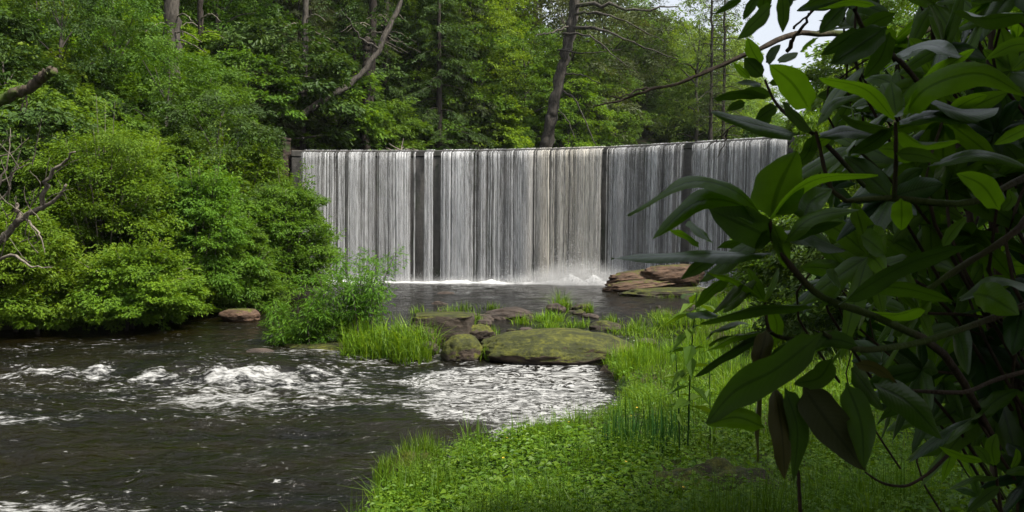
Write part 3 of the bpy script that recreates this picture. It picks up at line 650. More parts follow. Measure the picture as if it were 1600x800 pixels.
# ---------------------------------------------------------------- bushes on the left bank
def bush(px0, px1, ytop, ybot, Y, mat, label, seed, ll=0.092, lw=0.046, shape='dome', nl=74, spl=12, lps=40, dz=0.0, kind='waterside_bush', overhang=0.0):
    c = at((px0 + px1) / 2, ybot, Y); Rr = (px1 - px0) / 2 / FPX * Y; H = (ybot - ytop) / FPX * Y
    pr = broad_proto(seed, Rr * 0.88, H * 0.92, 0.05, nl, spl, lps, ll, lw, shape, 0.05, 0.22 * (Rr + H * 0.3), 'bush', (0.12, 0.30), (0.35, 1.12))
    o = empty(kind, (c[0], Y, c[2]), label, 'bush', 'bushes along the left bank')
    child('stems', pr[1], o, MAT['bark']); child('foliage', pr[0], o, MAT[mat])
    g = np.random.default_rng(seed + 5000); ms, ml = MB(), MB(); O, A, N, T = [], [], [], []
    for k in range(int(46 * max(.6, Rr / 2))):                  # long loose shoots standing out of the mass
        a = g.uniform(0, 6.283); e = g.uniform(.15, 1.25); d = np.array([math.cos(a) * math.cos(e) * Rr, math.sin(a) * math.cos(e) * Rr, math.sin(e) * H * .95 + .15])
        b = d * g.uniform(.45, .7); tip = d * g.uniform(1.0, 1.28) + [0, 0, -.12 * Rr * g.random()]
        p = spline([b, (b + tip) / 2 + [0, 0, .1 * Rr], tip], 10); tube(ms, p, np.linspace(.014, .004, 10), 4)
        m = 11; q = np.linspace(.15, 1, m); pt = np.stack([np.interp(q, np.linspace(0, 1, 10), p[:, j]) for j in range(3)], 1); aa = np.arange(m) * 2.4 + g.uniform(0, 6)
        O.append(pt); A.append(unit(tip - b) * .9 + np.c_[np.cos(aa), np.sin(aa), g.uniform(-.6, .2, m)] * .8); N.append(np.tile([0, 0, 1.0], (m, 1)) + g.normal(0, .3, (m, 3))); T.append(np.clip(g.normal(.65, .2) + g.normal(0, .1, m), 0, 1))
    O, A, N, T = map(np.concatenate, (O, A, N, T))
    sprays(g, ml, O, A, N, g.uniform(.18, .42, len(O)), 12, ll, lw, .35, .3, .25, tint0=T)
    ms.obj('shoots', MAT['deadwood'], o, True); ml.obj('shoot_leaves', MAT[mat], o)
    return o
bush(-70, 120, 330, 500, 19.8, 'bush', 'shaded green bush at the left edge, under the bare grey branch', 201)
bush(60, 270, 195, 470, 22.6, 'bush', 'tallest bright green bush on the left bank, beside the bare branch', 202, nl=95)
bush(-40, 130, 230, 430, 23.0, 'green', 'green bush at the left edge with bare twigs in front of it', 207)
bush(120, 300, 390, 498, 20.6, 'bush', 'low green bush hanging over the water below the tallest bush', 203)
bush(245, 385, 265, 465, 23.6, 'willow', 'rounded yellow-green bush in the middle of the left bank', 204, 0.10, 0.042)
bush(330, 420, 350, 478, 24.6, 'willow', 'narrow drooping yellow-green bush at the water beside the rounded bush', 208, 0.10, 0.035)
bush(385, 522, 285, 450, 28.0, 'willow', 'feathery green bush leaning out in front of the left end of the falls', 205, 0.11, 0.045)
bush(300, 450, 225, 400, 29.0, 'bush', 'broad green bush below the stone wall, above the feathery bush', 206, 0.12, 0.06)
bush(395, 480, 360, 440, 29.5, 'green', 'small dark green bush at the foot of the stone wall', 209, 0.12, 0.06, nl=40)
bush(10, 110, 430, 508, 19.6, 'bush', 'low bright sprays of leaves touching the water at the left edge', 211, nl=40)
bush(150, 245, 435, 502, 20.2, 'willow', 'low yellow-green sprays trailing in the water under the left bank', 212, nl=40)
bush(240, 330, 415, 486, 22.6, 'bush', 'low leafy sprays above the pale brown rock on the left bank', 213, nl=36)
bush(205, 330, 215, 330, 27.0, 'green', 'mid green bush rising behind the tallest and the rounded bush', 210, 0.12, 0.06)

# ---------------------------------------------------------------- rocks
def blades(mb, P, Hh, Wd, tint, g, lean=0.45):
    n = len(P); a = g.uniform(0, 6.283, n); D = np.c_[np.cos(a), np.sin(a), np.zeros(n)]; b = a + g.uniform(1.0, 2.1, n); S = np.c_[np.cos(b), np.sin(b), np.zeros(n)]
    ln = (g.random(n)**1.3 * lean * 2)[:, None]; Hh = Hh[:, None]; Wd = Wd[:, None]; up = np.array([0, 0, 1.0])
    L1 = P + D * Hh * ln * 0.18 + up * Hh * 0.5; L2 = P + D * Hh * ln * 0.75 + up * Hh * (1 - 0.28 * ln)
    V = np.stack([P - S * Wd * .5, P + S * Wd * .5, L1 - S * Wd * .42, L1 + S * Wd * .42, L2 - S * Wd * .05, L2 + S * Wd * .05], 1)
    base = (np.arange(n) * 6)[:, None]
    F = np.concatenate([base + [0, 1, 3, 2], base + [2, 3, 5, 4]]); A = np.zeros((n, 6, 3)); A[:, :, 2] = np.asarray(tint)[:, None]; A[:, 2:4, 1] = .5; A[:, 4:, 1] = 1
    mb.add(V.reshape(-1, 3), F, A.reshape(-1, 3))
def rock(pxc, pyb, Y, wpx, hpx, mat, label, seed, depth=0.7, rough=0.28, flat=0.0, tilt=0.0, group='rocks in the stream', sub=5, rz=0.0, ridge=0.0, box=0.0, name='rock'):
    c = at(pxc, pyb, Y); W = wpx / FPX * Y; H = hpx / FPX * Y
    bm = bmesh.new(); bmesh.ops.create_icosphere(bm, subdivisions=sub, radius=1.0)
    V = np.array([v.co[:] for v in bm.verts]); F = np.array([[v.index for v in f.verts] for f in bm.faces]); bm.free()
    if box: V = np.sign(V) * np.abs(V)**(1 - box); V = V / np.maximum(np.abs(V).max(1, keepdims=True) * box + (1 - box), 1e-6)
    n = V / np.linalg.norm(V, axis=1, keepdims=True)
    V = V * (1 + rough * 2.2 * fbm(V * 1.3 + seed * 5.1, 5, seed, 0.55))[:, None]
    if ridge: V = V + n * (ridge * np.abs(fbm(np.c_[V[:, 0] * 1.2, V[:, 1] * 1.2, V[:, 2] * 7] + seed, 3, seed + 9)))[:, None]
    V = V + n * (0.13 * fbm(V * 4.5 + seed, 5, seed + 3, .6))[:, None]
    zt = V[:, 2].max(); V[:, 2] = np.where(V[:, 2] > zt * (1 - flat), zt * (1 - flat) + (V[:, 2] - zt * (1 - flat)) * 0.25, V[:, 2])
    V[:, 0] *= W / np.ptp(V[:, 0]); V[:, 1] *= W * depth / np.ptp(V[:, 1]); V[:, 2] = (V[:, 2] + 0.25) * H / (V[:, 2].max() + 0.25)
    V[:, 2] += V[:, 0] * tilt
    me = bpy.data.meshes.new(name); me.from_pydata(V.tolist(), [], F.tolist()); me.materials.append(MAT[mat])
    me.polygons.foreach_set('use_smooth', np.ones(len(F), bool))
    o = bpy.data.objects.new(name, me); COL.objects.link(o); o.location = c; o.rotation_euler = (0, 0, rz)
    return tag(o, label, 'rock', group)
rock(866, 556, 17.3, 252, 42, 'rock_moss', 'big low dome of rock covered in yellow-green moss beside the foam raft', 1, 0.75, 0.16, sub=6)
rock(722, 560, 17.0, 70, 38, 'rock_moss', 'squat dark mossy boulder touching the left of the big mossy dome', 2, 0.9, 0.2)
rock(692, 523, 18.8, 100, 34, 'rock_half', 'flat-topped mossy ledge with a dark undercut behind the squat boulder', 3, 0.8, 0.2, flat=0.5, box=0.5)
rock(668, 534, 18.0, 30, 24, 'rock_moss', 'small round mossy stone at the right end of the island grass', 4, 0.9, 0.18)
rock(668, 547, 17.4, 34, 14, 'rock_wet', 'dark wet stone under the small round mossy stone', 5, 0.9, 0.2)
rock(745, 526, 18.6, 52, 20, 'rock_half', 'low brown-green stone behind the left shoulder of the big mossy dome', 6)
rock(795, 499, 22.6, 88, 20, 'rock_wet', 'row of dark broken rock at the lip of the pool, above the mossy dome', 7, 0.5, 0.4)
rock(740, 503, 22.2, 70, 14, 'rock_wet', 'low dark rock left of the broken rock at the lip of the pool', 8, 0.5, 0.35)
rock(697, 462, 31.5, 34, 7, 'rock_wet', 'small dark rock alone in the pool below the falls', 9, 0.6)
rock(690, 485, 26.5, 36, 14, 'rock_wet', 'pointed dark rock tilted up near the left side of the pool', 10, 0.6, 0.4, tilt=-0.25)
rock(895, 491, 24.4, 62, 6, 'rock_wet', 'thin dark flat rock with tufts at its ends, at the lip of the pool', 11, 0.35, flat=0.4)
rock(945, 515, 20.4, 52, 15, 'rock_half', 'brown-green stone behind the right shoulder of the big mossy dome', 12)
rock(1010, 536, 18.2, 34, 8, 'rock_wet', 'small wet stone in the narrow channel right of the mossy dome', 13)
rock(1040, 494, 23.6, 26, 10, 'rock_wet', 'small dark stone among grass tufts right of the pool', 14)
rock(376, 497, 22.0, 66, 15, 'rock_red', 'flat brown rock lying in the stream left of the island shrub', 15, 0.7, 0.25, flat=0.3)
rock(14, 545, 18.6, 44, 13, 'rock_moss', 'tan mossy stone in the water at the left edge', 16)
rock(262, 470, 24.0, 44, 20, 'rock_red', 'pale brown rock under the bushes on the left bank', 17)
rock(405, 556, 17.2, 50, 12, 'rock_wet', 'dark wet rock breaking the white rapids near the island', 19, 0.6)
g = np.random.default_rng(2024)
for k in range(34):                                            # loose broken stones in the shallows
    Y_ = g.uniform(17.6, 25.5); px_ = g.uniform(640, 1085); z_ = float(wl(np.array([0.]), np.array([Y_]))[0]); py_ = 400 + FPX * math.tan(math.atan((CAMZ - z_) / Y_) - TH)
    sz = g.uniform(10, 34); rock(px_, py_ + 1, Y_, sz, sz * g.uniform(.22, .5), ['rock_wet', 'rock_half', 'rock_wet'][k % 3], 'small broken wet stone in the shallows between the pool and the mossy dome', 700 + k, g.uniform(.5, .9), .4, group='small stones in the shallows', sub=4, rz=g.uniform(0, 3), box=.2)
for k in range(16):
    Y_ = g.uniform(18.2, 25.5); px_ = g.uniform(650, 1080); z_ = float(wl(np.array([0.]), np.array([Y_]))[0]); c = at(px_, 500, Y_); n_ = int(g.uniform(40, 130)); P_ = np.zeros((n_, 3)); P_[:, :2] = g.normal(0, .14, (n_, 2)); P_[:, 2] = -.06
    mb = MB(); blades(mb, P_, g.uniform(.14, .42, n_), g.uniform(.012, .024, n_), np.clip(g.normal(.55, .25, n_), 0, 1), g, .8); o = mb.obj('water_weed', MAT['grass']); o.location = (c[0], Y_, z_)
    tag(o, 'small green weed tuft between the stones in the shallows', 'weed', 'weeds between the stones in the shallows')
for k, (pc, pb, Y, wpx, hpx, tl, lab) in enumerate([
        (1000, 440, 33.4, 118, 18, 0.10, 'uppermost brown slab of the layered rocks right of the falls'),
        (996, 451, 32.6, 122, 14, 0.09, 'lower brown slab of the layered rocks right of the falls'),
        (1052, 438, 33.0, 104, 25, 0.05, 'brown rock behind the layered slabs, partly under the big leaves'),
        (1045, 466, 30.5, 170, 16, 0.03, 'low mossy shelf of rock in front of the layered slabs')]):
    rock(pc, pb, Y, wpx, hpx, 'rock_half' if k == 3 else 'rock_red', lab, 30 + k, 0.55, 0.22, 0.25, tl, 'layered rocks right of the falls', ridge=0.5, rz=0.1)
rock(452, 452, 33.5, 110, 62, 'rock_wet', 'dark steep rock at the left foot of the dam behind the island shrub', 40, 0.6, 0.25, tilt=-0.2)
rock(1120, 808, 7.2, 225, 92, 'rock_half', 'mossy dark mound in the grass at the bottom, under the hanging leaves', 41, 0.6, 0.45, ridge=0.3, group='mossy mounds on the near bank')
rock(648, 768, 8.9, 110, 66, 'rock_moss', 'mossy hummock at the water at the near corner of the bank', 42, 0.6, 0.25, group='mossy mounds on the near bank')
rock(905, 684, 10.9, 190, 26, 'rock_moss', 'low mossy rim of the bank at the edge of the foam raft', 43, 0.4, 0.3, group='mossy mounds on the near bank')

# ---------------------------------------------------------------- grass and low herbs on the near bank
g = np.random.default_rng(99)
def scatter(n, yr, xr_off, power=1.6):
    y = yr[0] + (yr[1] - yr[0]) * g.random(n)**power; x = np.interp(y, XR[:, 0], XR[:, 1]) - 0.35 + (g.random(n)**1.35) * xr_off
    k = (shore(x, y) > 0.02) & (np.abs(x) < y * 0.64 + 0.5); return x[k], y[k]
x, y = scatter(230000, (5.3, 26), 8.5, 1.7)
cl = 0.6 * fbm2(x, y, 0.9, 3, 81) + 0.7 * fbm2(x, y, 2.6, 3, 82); k = g.random(len(x)) < np.clip(0.42 + 2.0 * cl, 0.03, 1); x, y, cl = x[k], y[k], cl[k]
hh = (0.08 + 0.34 * g.random(len(x))**2.0) * (0.9 + 3.2 * np.clip(cl, -.2, .6)) * np.interp(y, [5, 12, 25], [0.95, 1.1, 1.3])
tn = np.clip(0.42 + 0.9 * fbm2(x, y, 0.8, 3, 83) + g.normal(0, 0.2, len(x)), 0, 1)
mb = MB(); blades(mb, np.c_[x, y, ground(x, y) - 0.01], hh, g.uniform(0.004, 0.010, len(x)) * np.interp(y, [6, 20], [0.9, 1.7]), tn, g)
tag(mb.obj('grass', MAT['grass']), 'short green grass covering the near bank', 'grass', kind='stuff')
x, y = scatter(75000, (5.3, 25), 8.5, 2.3)
cl = 0.6 * fbm2(x, y, 1.3, 3, 91) + 0.5 * fbm2(x, y, 3.1, 2, 92); k = g.random(len(x)) < np.clip(0.42 + 2.4 * cl, 0.02, 1); x, y, cl = x[k], y[k], cl[k]; n = len(x)
P = np.c_[x, y, ground(x, y) + (0.015 + 0.13 * g.random(n)**1.5) * (1 + np.clip(cl * 2, -.5, 1.2))]
a = g.uniform(0, 6.283, n); D = np.c_[np.cos(a), np.sin(a), g.normal(-0.1, 0.25, n)]; N = np.c_[g.normal(0, 0.35, (n, 2)), np.ones(n)]
ll = (0.016 + 0.06 * g.random(n)**2.2) * (1 + 1.2 * np.clip(fbm2(x, y, 2.0, 2, 95), -.3, .5)) * np.interp(y, [6, 20], [0.9, 1.7]); mb = MB()
leaf_cloud(mb, P, D, N, ll, ll * g.uniform(0.5, 0.85, n), np.clip(0.45 + 0.9 * fbm2(x, y, 0.9, 3, 93) + g.normal(0, 0.2, n), 0, 1))
x, y = scatter(5000, (5.3, 13), 6.0, 1.3); n = len(x); zb = ground(x, y); mb2 = []
for q in range(7):                                            # taller sprigs: leaves up a stem
    h = (0.05 + 0.035 * q) * (0.7 + 0.6 * vnoise(np.c_[x, y, x * 0], 9)); a = q * 2.4 + x * 40
    D = np.c_[np.cos(a), np.sin(a), np.full(n, 0.25)]; l = 0.055 * (1.1 - q * 0.1)
    leaf_cloud(mb, np.c_[x + 0.004 * q, y, zb + h], D, np.tile([0, 0, 1.0], (n, 1)) + g.normal(0, .25, (n, 3)), np.full(n, l), np.full(n, l * 0.45), np.clip(g.normal(0.55, 0.2, n), 0, 1))
x, y = scatter(1300, (5.3, 10), 6.5, 1.5); n = len(x); zb = ground(x, y)
for q in range(8):                                            # broad-leaved plants
    h = (0.06 + 0.05 * g.random(n)) + 0.022 * q; a = q * 2.4 + x * 37; l = (0.05 + 0.07 * vnoise(np.c_[x * 3, y * 3, x * 0], 4)) * (1.1 - .06 * q)
    D = np.c_[np.cos(a), np.sin(a), np.full(n, 0.15)]
    leaf_cloud(mb, np.c_[x, y, zb + h] + D * 0.03, D, np.tile([0, 0, 1.0], (n, 1)) + g.normal(0, .3, (n, 3)), l, l * .6, np.clip(g.normal(0.6, 0.2, n), 0, 1), droop=.3)
tag(mb.obj('ground_cover', MAT['herb']), 'small leafy herbs growing through the bank grass', 'ground cover', kind='stuff')

# tufts of long grass that stand apart
def tuft(x, y, z, rad, h, n, label, seed, mat='grass', lean=0.6, wd=0.012, name='grass_tuft', cat='grass tuft', group='grass tufts along the stream'):
    g = np.random.default_rng(seed); r = rad * np.sqrt(g.random(n)); a = g.uniform(0, 6.283, n); P = np.c_[r * np.cos(a), r * np.sin(a), -0.05 - 0.1 * (r / rad)**2]
    mb = MB(); blades(mb, P, h * g.uniform(0.5, 1.1, n), wd * g.uniform(0.6, 1.3, n), np.clip(g.normal(0.5, 0.25, n), 0, 1), g, lean)
    o = mb.obj(name, MAT[mat]); o.location = (x, y, z); return tag(o, label, cat, group)
TU = [(612, 540, 17.6, 1.0, 0.75, 900, 'largest tuft of long arching grass at the right end of the island'), (570, 552, 17.0, 0.5, 0.45, 350, 'low grass tuft at the water on the front of the island'),
      (640, 555, 16.8, 0.45, 0.5, 330, 'grass tuft hanging to the water at the right front of the island'), (725, 500, 21.5, 0.5, 0.42, 200, 'thin grass tuft growing on the flat-topped mossy ledge'),
      (690, 498, 22.3, 0.45, 0.35, 180, 'grass tuft behind the flat-topped ledge, below the pointed rock'), (858, 500, 22.0, 0.42, 0.42, 260, 'dense tuft at the lip of the pool, left end of the thin flat rock'),
      (876, 482, 24.3, 0.25, 0.75, 120, 'tall thin tuft at the lip of the pool'), (916, 484, 24.2, 0.22, 0.4, 110, 'small tuft at the right end of the thin flat rock'),
      (1000, 525, 19.8, 0.85, 0.42, 500, 'wide bright grass tuft right of the big mossy dome'), (955, 520, 20.2, 0.4, 0.3, 160, 'low grass tuft on the stone behind the mossy dome'),
      (1062, 505, 20.6, 0.7, 0.5, 420, 'bright grass tuft on the right side of the pool outlet'), (1045, 470, 29.5, 0.9, 0.45, 300, 'sparse grass tuft in front of the layered slabs'),
      (1010, 462, 31.0, 0.5, 0.35, 150, 'pale grass tuft at the foot of the layered slabs'), (905, 508, 20.8, 0.35, 0.32, 130, 'thin tuft at the crown of the big mossy dome'),
      (757, 553, 16.8, 0.16, 0.3, 60, 'single bright sprig in front between the squat boulder and the dome')]
for k, (px, py, Y, rad, h, n, lab) in enumerate(TU):
    c = at(px, py, Y); tuft(c[0], Y, c[2], rad, h, n, lab, 300 + k, wd=0.02, lean=0.95)
g2 = np.random.default_rng(3131)
for k in range(22):
    yy = g2.uniform(7.6, 16.2); xx = float(np.interp(yy, XR[:, 0], XR[:, 1])) + .1 + g2.uniform(-.12, .35)
    tuft(xx, yy, max(-.45, ground1(xx, yy)), g2.uniform(.12, .3), g2.uniform(.22, .46), int(g2.uniform(90, 240)), 'grass tuft leaning over the water along the edge of the near bank', 350 + k, wd=.009, lean=.85, group='edge tufts of the near bank')
c = at(658, 716, 8.95); tuft(c[0], 8.95, c[2], 0.26, 0.38, 420, 'tuft of fine upright grass on the mossy hummock at the near corner of the bank', 330, wd=0.008, lean=0.35, group='grass tufts on the near bank')
c = at(634, 728, 8.85); tuft(c[0], 8.85, c[2], 0.34, 0.26, 600, 'low grass tuft spilling over the mossy hummock into the water', 331, wd=0.008, group='grass tufts on the near bank')
c = at(1000, 720, 9.2); tuft(c[0], 9.2, ground1(c[0], 9.2), 0.42, 0.75, 170, 'clump of tall dark green reeds standing by the foam raft', 332, 'reed', 0.12, 0.017, 'reed_clump', 'reeds', 'reeds by the water')
c = at(1045, 705, 9.9); tuft(c[0], 9.9, ground1(c[0], 9.9), 0.35, 0.5, 110, 'shorter clump of dark reeds right of the tall reeds', 333, 'reed', 0.2, 0.014, 'reed_clump', 'reeds', 'reeds by the water')
c = at(850, 700, 10.3); tuft(c[0], 10.3, c[2], 0.5, 0.22, 420, 'fringe of grass on the low mossy rim beside the foam', 334, wd=0.008, group='grass tufts on the near bank')

# willow-like shrub on the island
def island_shrub(px, py, Y, stems, label, seed):
    g = np.random.default_rng(seed); b = at(px, py, Y); b[2] = -0.3
    o = empty('willow_shrub', b, label, 'shrub', 'willow shrubs on the island'); mbs, mbl = MB(), MB(); O, A, N = [], [], []
    for (tx, ty, n) in stems:
        for _ in range(max(2, int(n * .62))):
            tip = at(tx + g.normal(0, 16), ty + g.normal(0, 12), Y + g.normal(0, 0.35)) - b; root = np.array([g.normal(0, .22), g.normal(0, .2), 0])
            mid = (root + tip) / 2 * [1, 1, 1.15] + g.normal(0, .08, 3); p = spline([root, mid, tip], 12); tube(mbs, p, np.linspace(.014, .003, 12), 4)
            m = 46; q = g.uniform(0.12, 1, m); pt = np.stack([np.interp(q, np.linspace(0, 1, 12), p[:, c]) for c in range(3)], 1); a = g.uniform(0, 6.283, m)
            O.append(pt + g.normal(0, 0.07, (m, 3))); A.append(np.c_[np.cos(a), np.sin(a), g.uniform(-0.9, 0.5, m)]); N.append(np.tile([0, 0, 1.0], (m, 1)) + g.normal(0, .3, (m, 3)))
    O, A, N = map(np.concatenate, (O, A, N)); k = len(O)
    sprays(g, mbl, O, A, N, g.uniform(0.12, 0.26, k), 6, 0.115, 0.026, 0.3, 0.3, 0.25)
    mbs.obj('stems', MAT['bark'], o, True); mbl.obj('foliage', MAT['willow'], o)
island_shrub(470, 545, 18.0, [(445, 470, 8), (480, 455, 8), (520, 440, 9), (500, 480, 9), (455, 500, 8), (480, 520, 8), (540, 500, 7), (435, 515, 5)], 'bushy bright willow shrub on the left end of the island', 401)
island_shrub(560, 540, 18.3, [(530, 415, 8), (560, 405, 9), (585, 430, 8), (605, 390, 5), (612, 400, 3), (560, 460, 8), (500, 425, 6), (540, 480, 6)], 'taller willow shrub on the island, its leafy tip against the falls', 402)
island_shrub(420, 470, 25.0, [(400, 440, 5), (430, 435, 5), (385, 452, 5), (445, 450, 5)], 'drooping willow sprig at the left bank behind the island', 403)
rock(560, 553, 18.1, 300, 20, 'rock_half', 'low stony base of the island under the willow shrubs and grass', 44, 0.45, 0.25, flat=0.3)

# yellow flowers
g = np.random.default_rng(17); fm = plain('yellow_petal', (0.55, 0.38, 0.02), 0.5)
mb = MB(); a = np.arange(5) * 1.2566
leaf_cloud(mb, np.zeros((5, 3)) + [0, 0, .0], np.c_[np.cos(a), np.sin(a), np.full(5, .35)], np.tile([0, 0, 1.0], (5, 1)), np.full(5, .016), np.full(5, .015), np.full(5, .5))
pet = mb.mesh('petals', fm); mb = MB(); tube(mb, [[0, 0, -.16], [.004, 0, -.08], [0, 0, 0]], .0016, 4); stm = mb.mesh('flower_stem', MAT['reed'])
for k in range(46):
    y = 5.6 + 7 * g.random()**1.2; x = float(np.interp(y, XR[:, 0], XR[:, 1])) + 0.3 + g.random()**1.3 * 3.2
    o = empty('yellow_flower', (x, y, ground1(x, y) + g.uniform(.12, .2)), 'small yellow buttercup in the grass of the near bank', 'flower', 'yellow buttercups in the grass')
    o.rotation_euler = (g.normal(0, .25), g.normal(0, .25), g.uniform(0, 6)); child('petals', pet, o); child('stem', stm, o)

# tall leafy weeds
def weed(px, ptop, pbot, Y, label, seed, big=0.27, n=14):
    g = np.random.default_rng(seed); b = at(px, pbot, Y); t = at(px + g.uniform(-14, 14), ptop, Y); H = t[2] - b[2]
    o = empty('tall_weed', b, label, 'weed', 'tall weeds on the near bank'); ms, ml = MB(), MB()
    p = spline([[0, 0, -.15], [(t[0] - b[0]) * .3, 0, H * .5], [t[0] - b[0], 0, H]], 10); tube(ms, p, np.linspace(.009, .004, 10), 5)
    for k in range(n):
        q = min(1, 0.22 + 0.78 * (k + g.uniform(-.6, .6) * (k < n - 1)) / (n - 1)); c = np.array([np.interp(q, np.linspace(0, 1, 10), p[:, j]) for j in range(3)])
        for s in (0, 1):
            a = k * 1.57 + s * 3.14 + g.normal(0, .6); D = np.array([[math.cos(a), math.sin(a), g.uniform(-.7, .45)]])
            l = big * (0.4 + 0.8 * g.random()) * (1.0 if q < .95 else .7); leaf_cloud(ml, c[None], D, np.array([[g.normal(0, .2), g.normal(0, .2), 1]]), l, l * .4, [g.uniform(.4, .9)], droop=0.25)
    ms.obj('stem', MAT['reed'], o, True); ml.obj('foliage', MAT['herb'], o)
weed(1075, 458, 670, 7.6, 'tallest leafy weed, standing against the stream left of the big leaves', 501)
weed(1062, 520, 680, 8.4, 'thinner weed close beside the tallest leafy weed', 502, 0.14, 8)
weed(1110, 560, 690, 9.5, 'short leafy weed in the grass right of the tallest weed', 503, 0.14, 8)

# ---------------------------------------------------------------- trunks, bare limbs, wall and fence on the slope
def limb_pts(pts):
    return np.array([at(px, py, Y) for px, py, Y in pts])
def woody(name, trunk, r0, r1, branches, label, cat, mat, bmat=None, crown=None, n=24):
    """trunk and branches as lists of (pixel column, pixel row, depth); the foot of the trunk goes down to the ground."""
    P = limb_pts(trunk); base = P[0].copy(); base[2] = min(base[2], ground1(base[0], base[1]) - .2) if r0 > .02 else base[2]
    o = empty(name, base, label, cat); mb = MB()
    Q = np.vstack([base, P]) if np.linalg.norm(base - P[0]) > .3 else P
    sp_ = spline(Q - base, n * 2); sp_[1:-1] += np.random.default_rng(int(r0 * 7777)).normal(0, r0 * .12, (n * 2 - 2, 3)); tube(mb, sp_, np.interp(np.linspace(0, 1, n * 2), [0, 1], [r0, r1]), 12, rough=.45, seed=int(r0 * 999)); mb.obj('trunk', MAT[mat], o, True)
    for pts, ra, rb in branches:
        mb = MB(); q = spline(limb_pts(pts) - base, 14); q[1:-1] += np.random.default_rng(abs(int(pts[0][0])) + 1).normal(0, ra * .5, (12, 3))
        tube(mb, q, np.linspace(ra, rb, 14), 6, rough=.2); mb.obj('branch', MAT[bmat or mat], o, True)
    return o, base
def needles(o, base, pts, spread, n, mat, ll, lw, seed, name='crown', lps=22, sl=.8):
    g = np.random.default_rng(seed); mb = MB(); C = limb_pts(pts) - base
    O = C[g.integers(0, len(C), n)] + g.normal(0, 1, (n, 3)) * spread; A = np.c_[g.normal(0, 1, (n, 2)), g.normal(-.15, .25, n)]
    sprays(g, mb, O, A, np.tile([0, 0, 1.0], (n, 1)) + g.normal(0, .3, (n, 3)), g.uniform(.6, 1.2, n) * sl, lps, ll, lw, .3); mb.obj(name, MAT[mat], o)
o, b = woody('pine_tree', [(852, 240, 50), (862, 180, 50), (878, 110, 50), (893, 40, 50), (905, -60, 50)], .38, .24,
      [([(897, 8, 50), (945, 8, 49), (1000, 16, 48), (1060, 10, 48)], .14, .03), ([(891, 40, 50), (930, 44, 48.5), (985, 66, 47.5), (1060, 92, 47)], .12, .02), ([(895, 22, 50), (935, 20, 48.5), (985, 38, 48), (1040, 66, 47)], .09, .02),
       ([(880, 52, 50), (925, 58, 48), (960, 88, 47), (1000, 116, 46.5)], .07, .015), ([(872, 78, 50), (920, 82, 48), (970, 78, 47.5)], .05, .015), ([(884, 115, 50), (910, 118, 49), (938, 130, 48)], .05, .02),
       ([(878, 140, 50), (898, 155, 49), (915, 190, 48.5), (932, 228, 48)], .06, .03), ([(870, 172, 50), (885, 185, 49), (898, 216, 48.5)], .05, .02), ([(890, 40, 50), (860, 52, 49), (838, 54, 48.5)], .07, .02)],
      'leaning grey pine with long bare drooping branches behind the middle of the dam', 'tree', 'bark')
needles(o, b, [(960, 10, 48), (1000, 20, 48), (1050, 15, 48), (1000, 60, 47.5), (1050, 80, 47), (1020, 100, 47), (960, 90, 47.5), (1030, 45, 47.5), (990, 105, 47), (930, 15, 49)], .7, 260, 'olive', .13, .03, 601)
woody('leaning_tree', [(436, 214, 43), (460, 190, 43.5), (500, 160, 44), (552, 127, 45), (584, 88, 45.5), (608, 42, 46), (626, 0, 46.5), (634, -60, 47)], .22, .10,
      [([(520, 150, 44.2), (500, 128, 44), (470, 118, 43), (440, 122, 42.5)], .07, .015), ([(590, 75, 45.5), (560, 55, 45), (540, 20, 44)], .07, .02), ([(500, 160, 44), (488, 175, 43), (505, 185, 42.5)], .05, .012)],
      'crooked bare trunk leaning out from the left end of the dam', 'tree', 'bark')
for (px, Y, r, ytop, lab, mt) in [(268, 36, .40, -80, 'thick straight grey trunk rising out of the left slope', 'bark'), (312, 42, .16, -60, 'thin dark trunk right of the thick grey trunk', 'bark_dark'), (476, 45, .19, -80, 'slender pale trunk above the left end of the dam', 'bark'),
                                  (582, 50, .24, -60, 'dark trunk between the crooked bare trunk and the hemlocks', 'bark_dark'), (602, 54, .2, -60, 'second dark trunk close behind the crooked bare trunk', 'bark_dark'), (573, 47.5, .3, 60, 'dark stout trunk low above the left part of the dam', 'bark_dark')]:
    br = [([(px, 30 + 12 * k, Y), (px + s * 18, 22 + 14 * k, Y - .4), (px + s * (34 + 7 * k), 34 + 16 * k, Y - .8)], .04, .01) for k, s in enumerate((1, -1, 1, 1))]
    o, b = woody('trunk_tree', [(px - 3, 215, Y), (px, 90, Y), (px + 2, ytop, Y)], r, r * .7, br, lab, 'tree', mt, 'deadwood')
    needles(o, b, [(px + d, ytop - 40, Y) for d in (-30, 0, 30)], 1.6, 120, 'dark', .16, .09, 620 + int(px))
for (px, Y, ytop, lab) in [(1112, 74, -60, 'thin sparse spruce against the sky, left of its pair'), (1132, 76, -40, 'thin sparse spruce against the sky, right of its pair')]:
    g = np.random.default_rng(abs(int(px))); c0 = at(px, 175, Y); br = []
    for k in range(26):
        yy = ytop + 15 + k * 9.5; s = 1 if k % 2 else -1; ln = g.uniform(12, 34)
        br.append(([(px, yy, Y), (px + s * ln * .5, yy - 1, Y - .5), (px + s * ln, yy + g.uniform(2, 8), Y - g.uniform(-1.5, 1.5))], .05, .012))
    o, b = woody('spruce_tree', [(px - 2, 240, Y), (px, 100, Y), (px, ytop, Y)], .24, .06, br, lab, 'tree', 'bark_dark')
    needles(o, b, [p for q in br for p in (q[0][1], q[0][2])], .35, 260, 'olive', .2, .05, 640 + int(px), lps=22, sl=1.0)
g = np.random.default_rng(55); twg = []
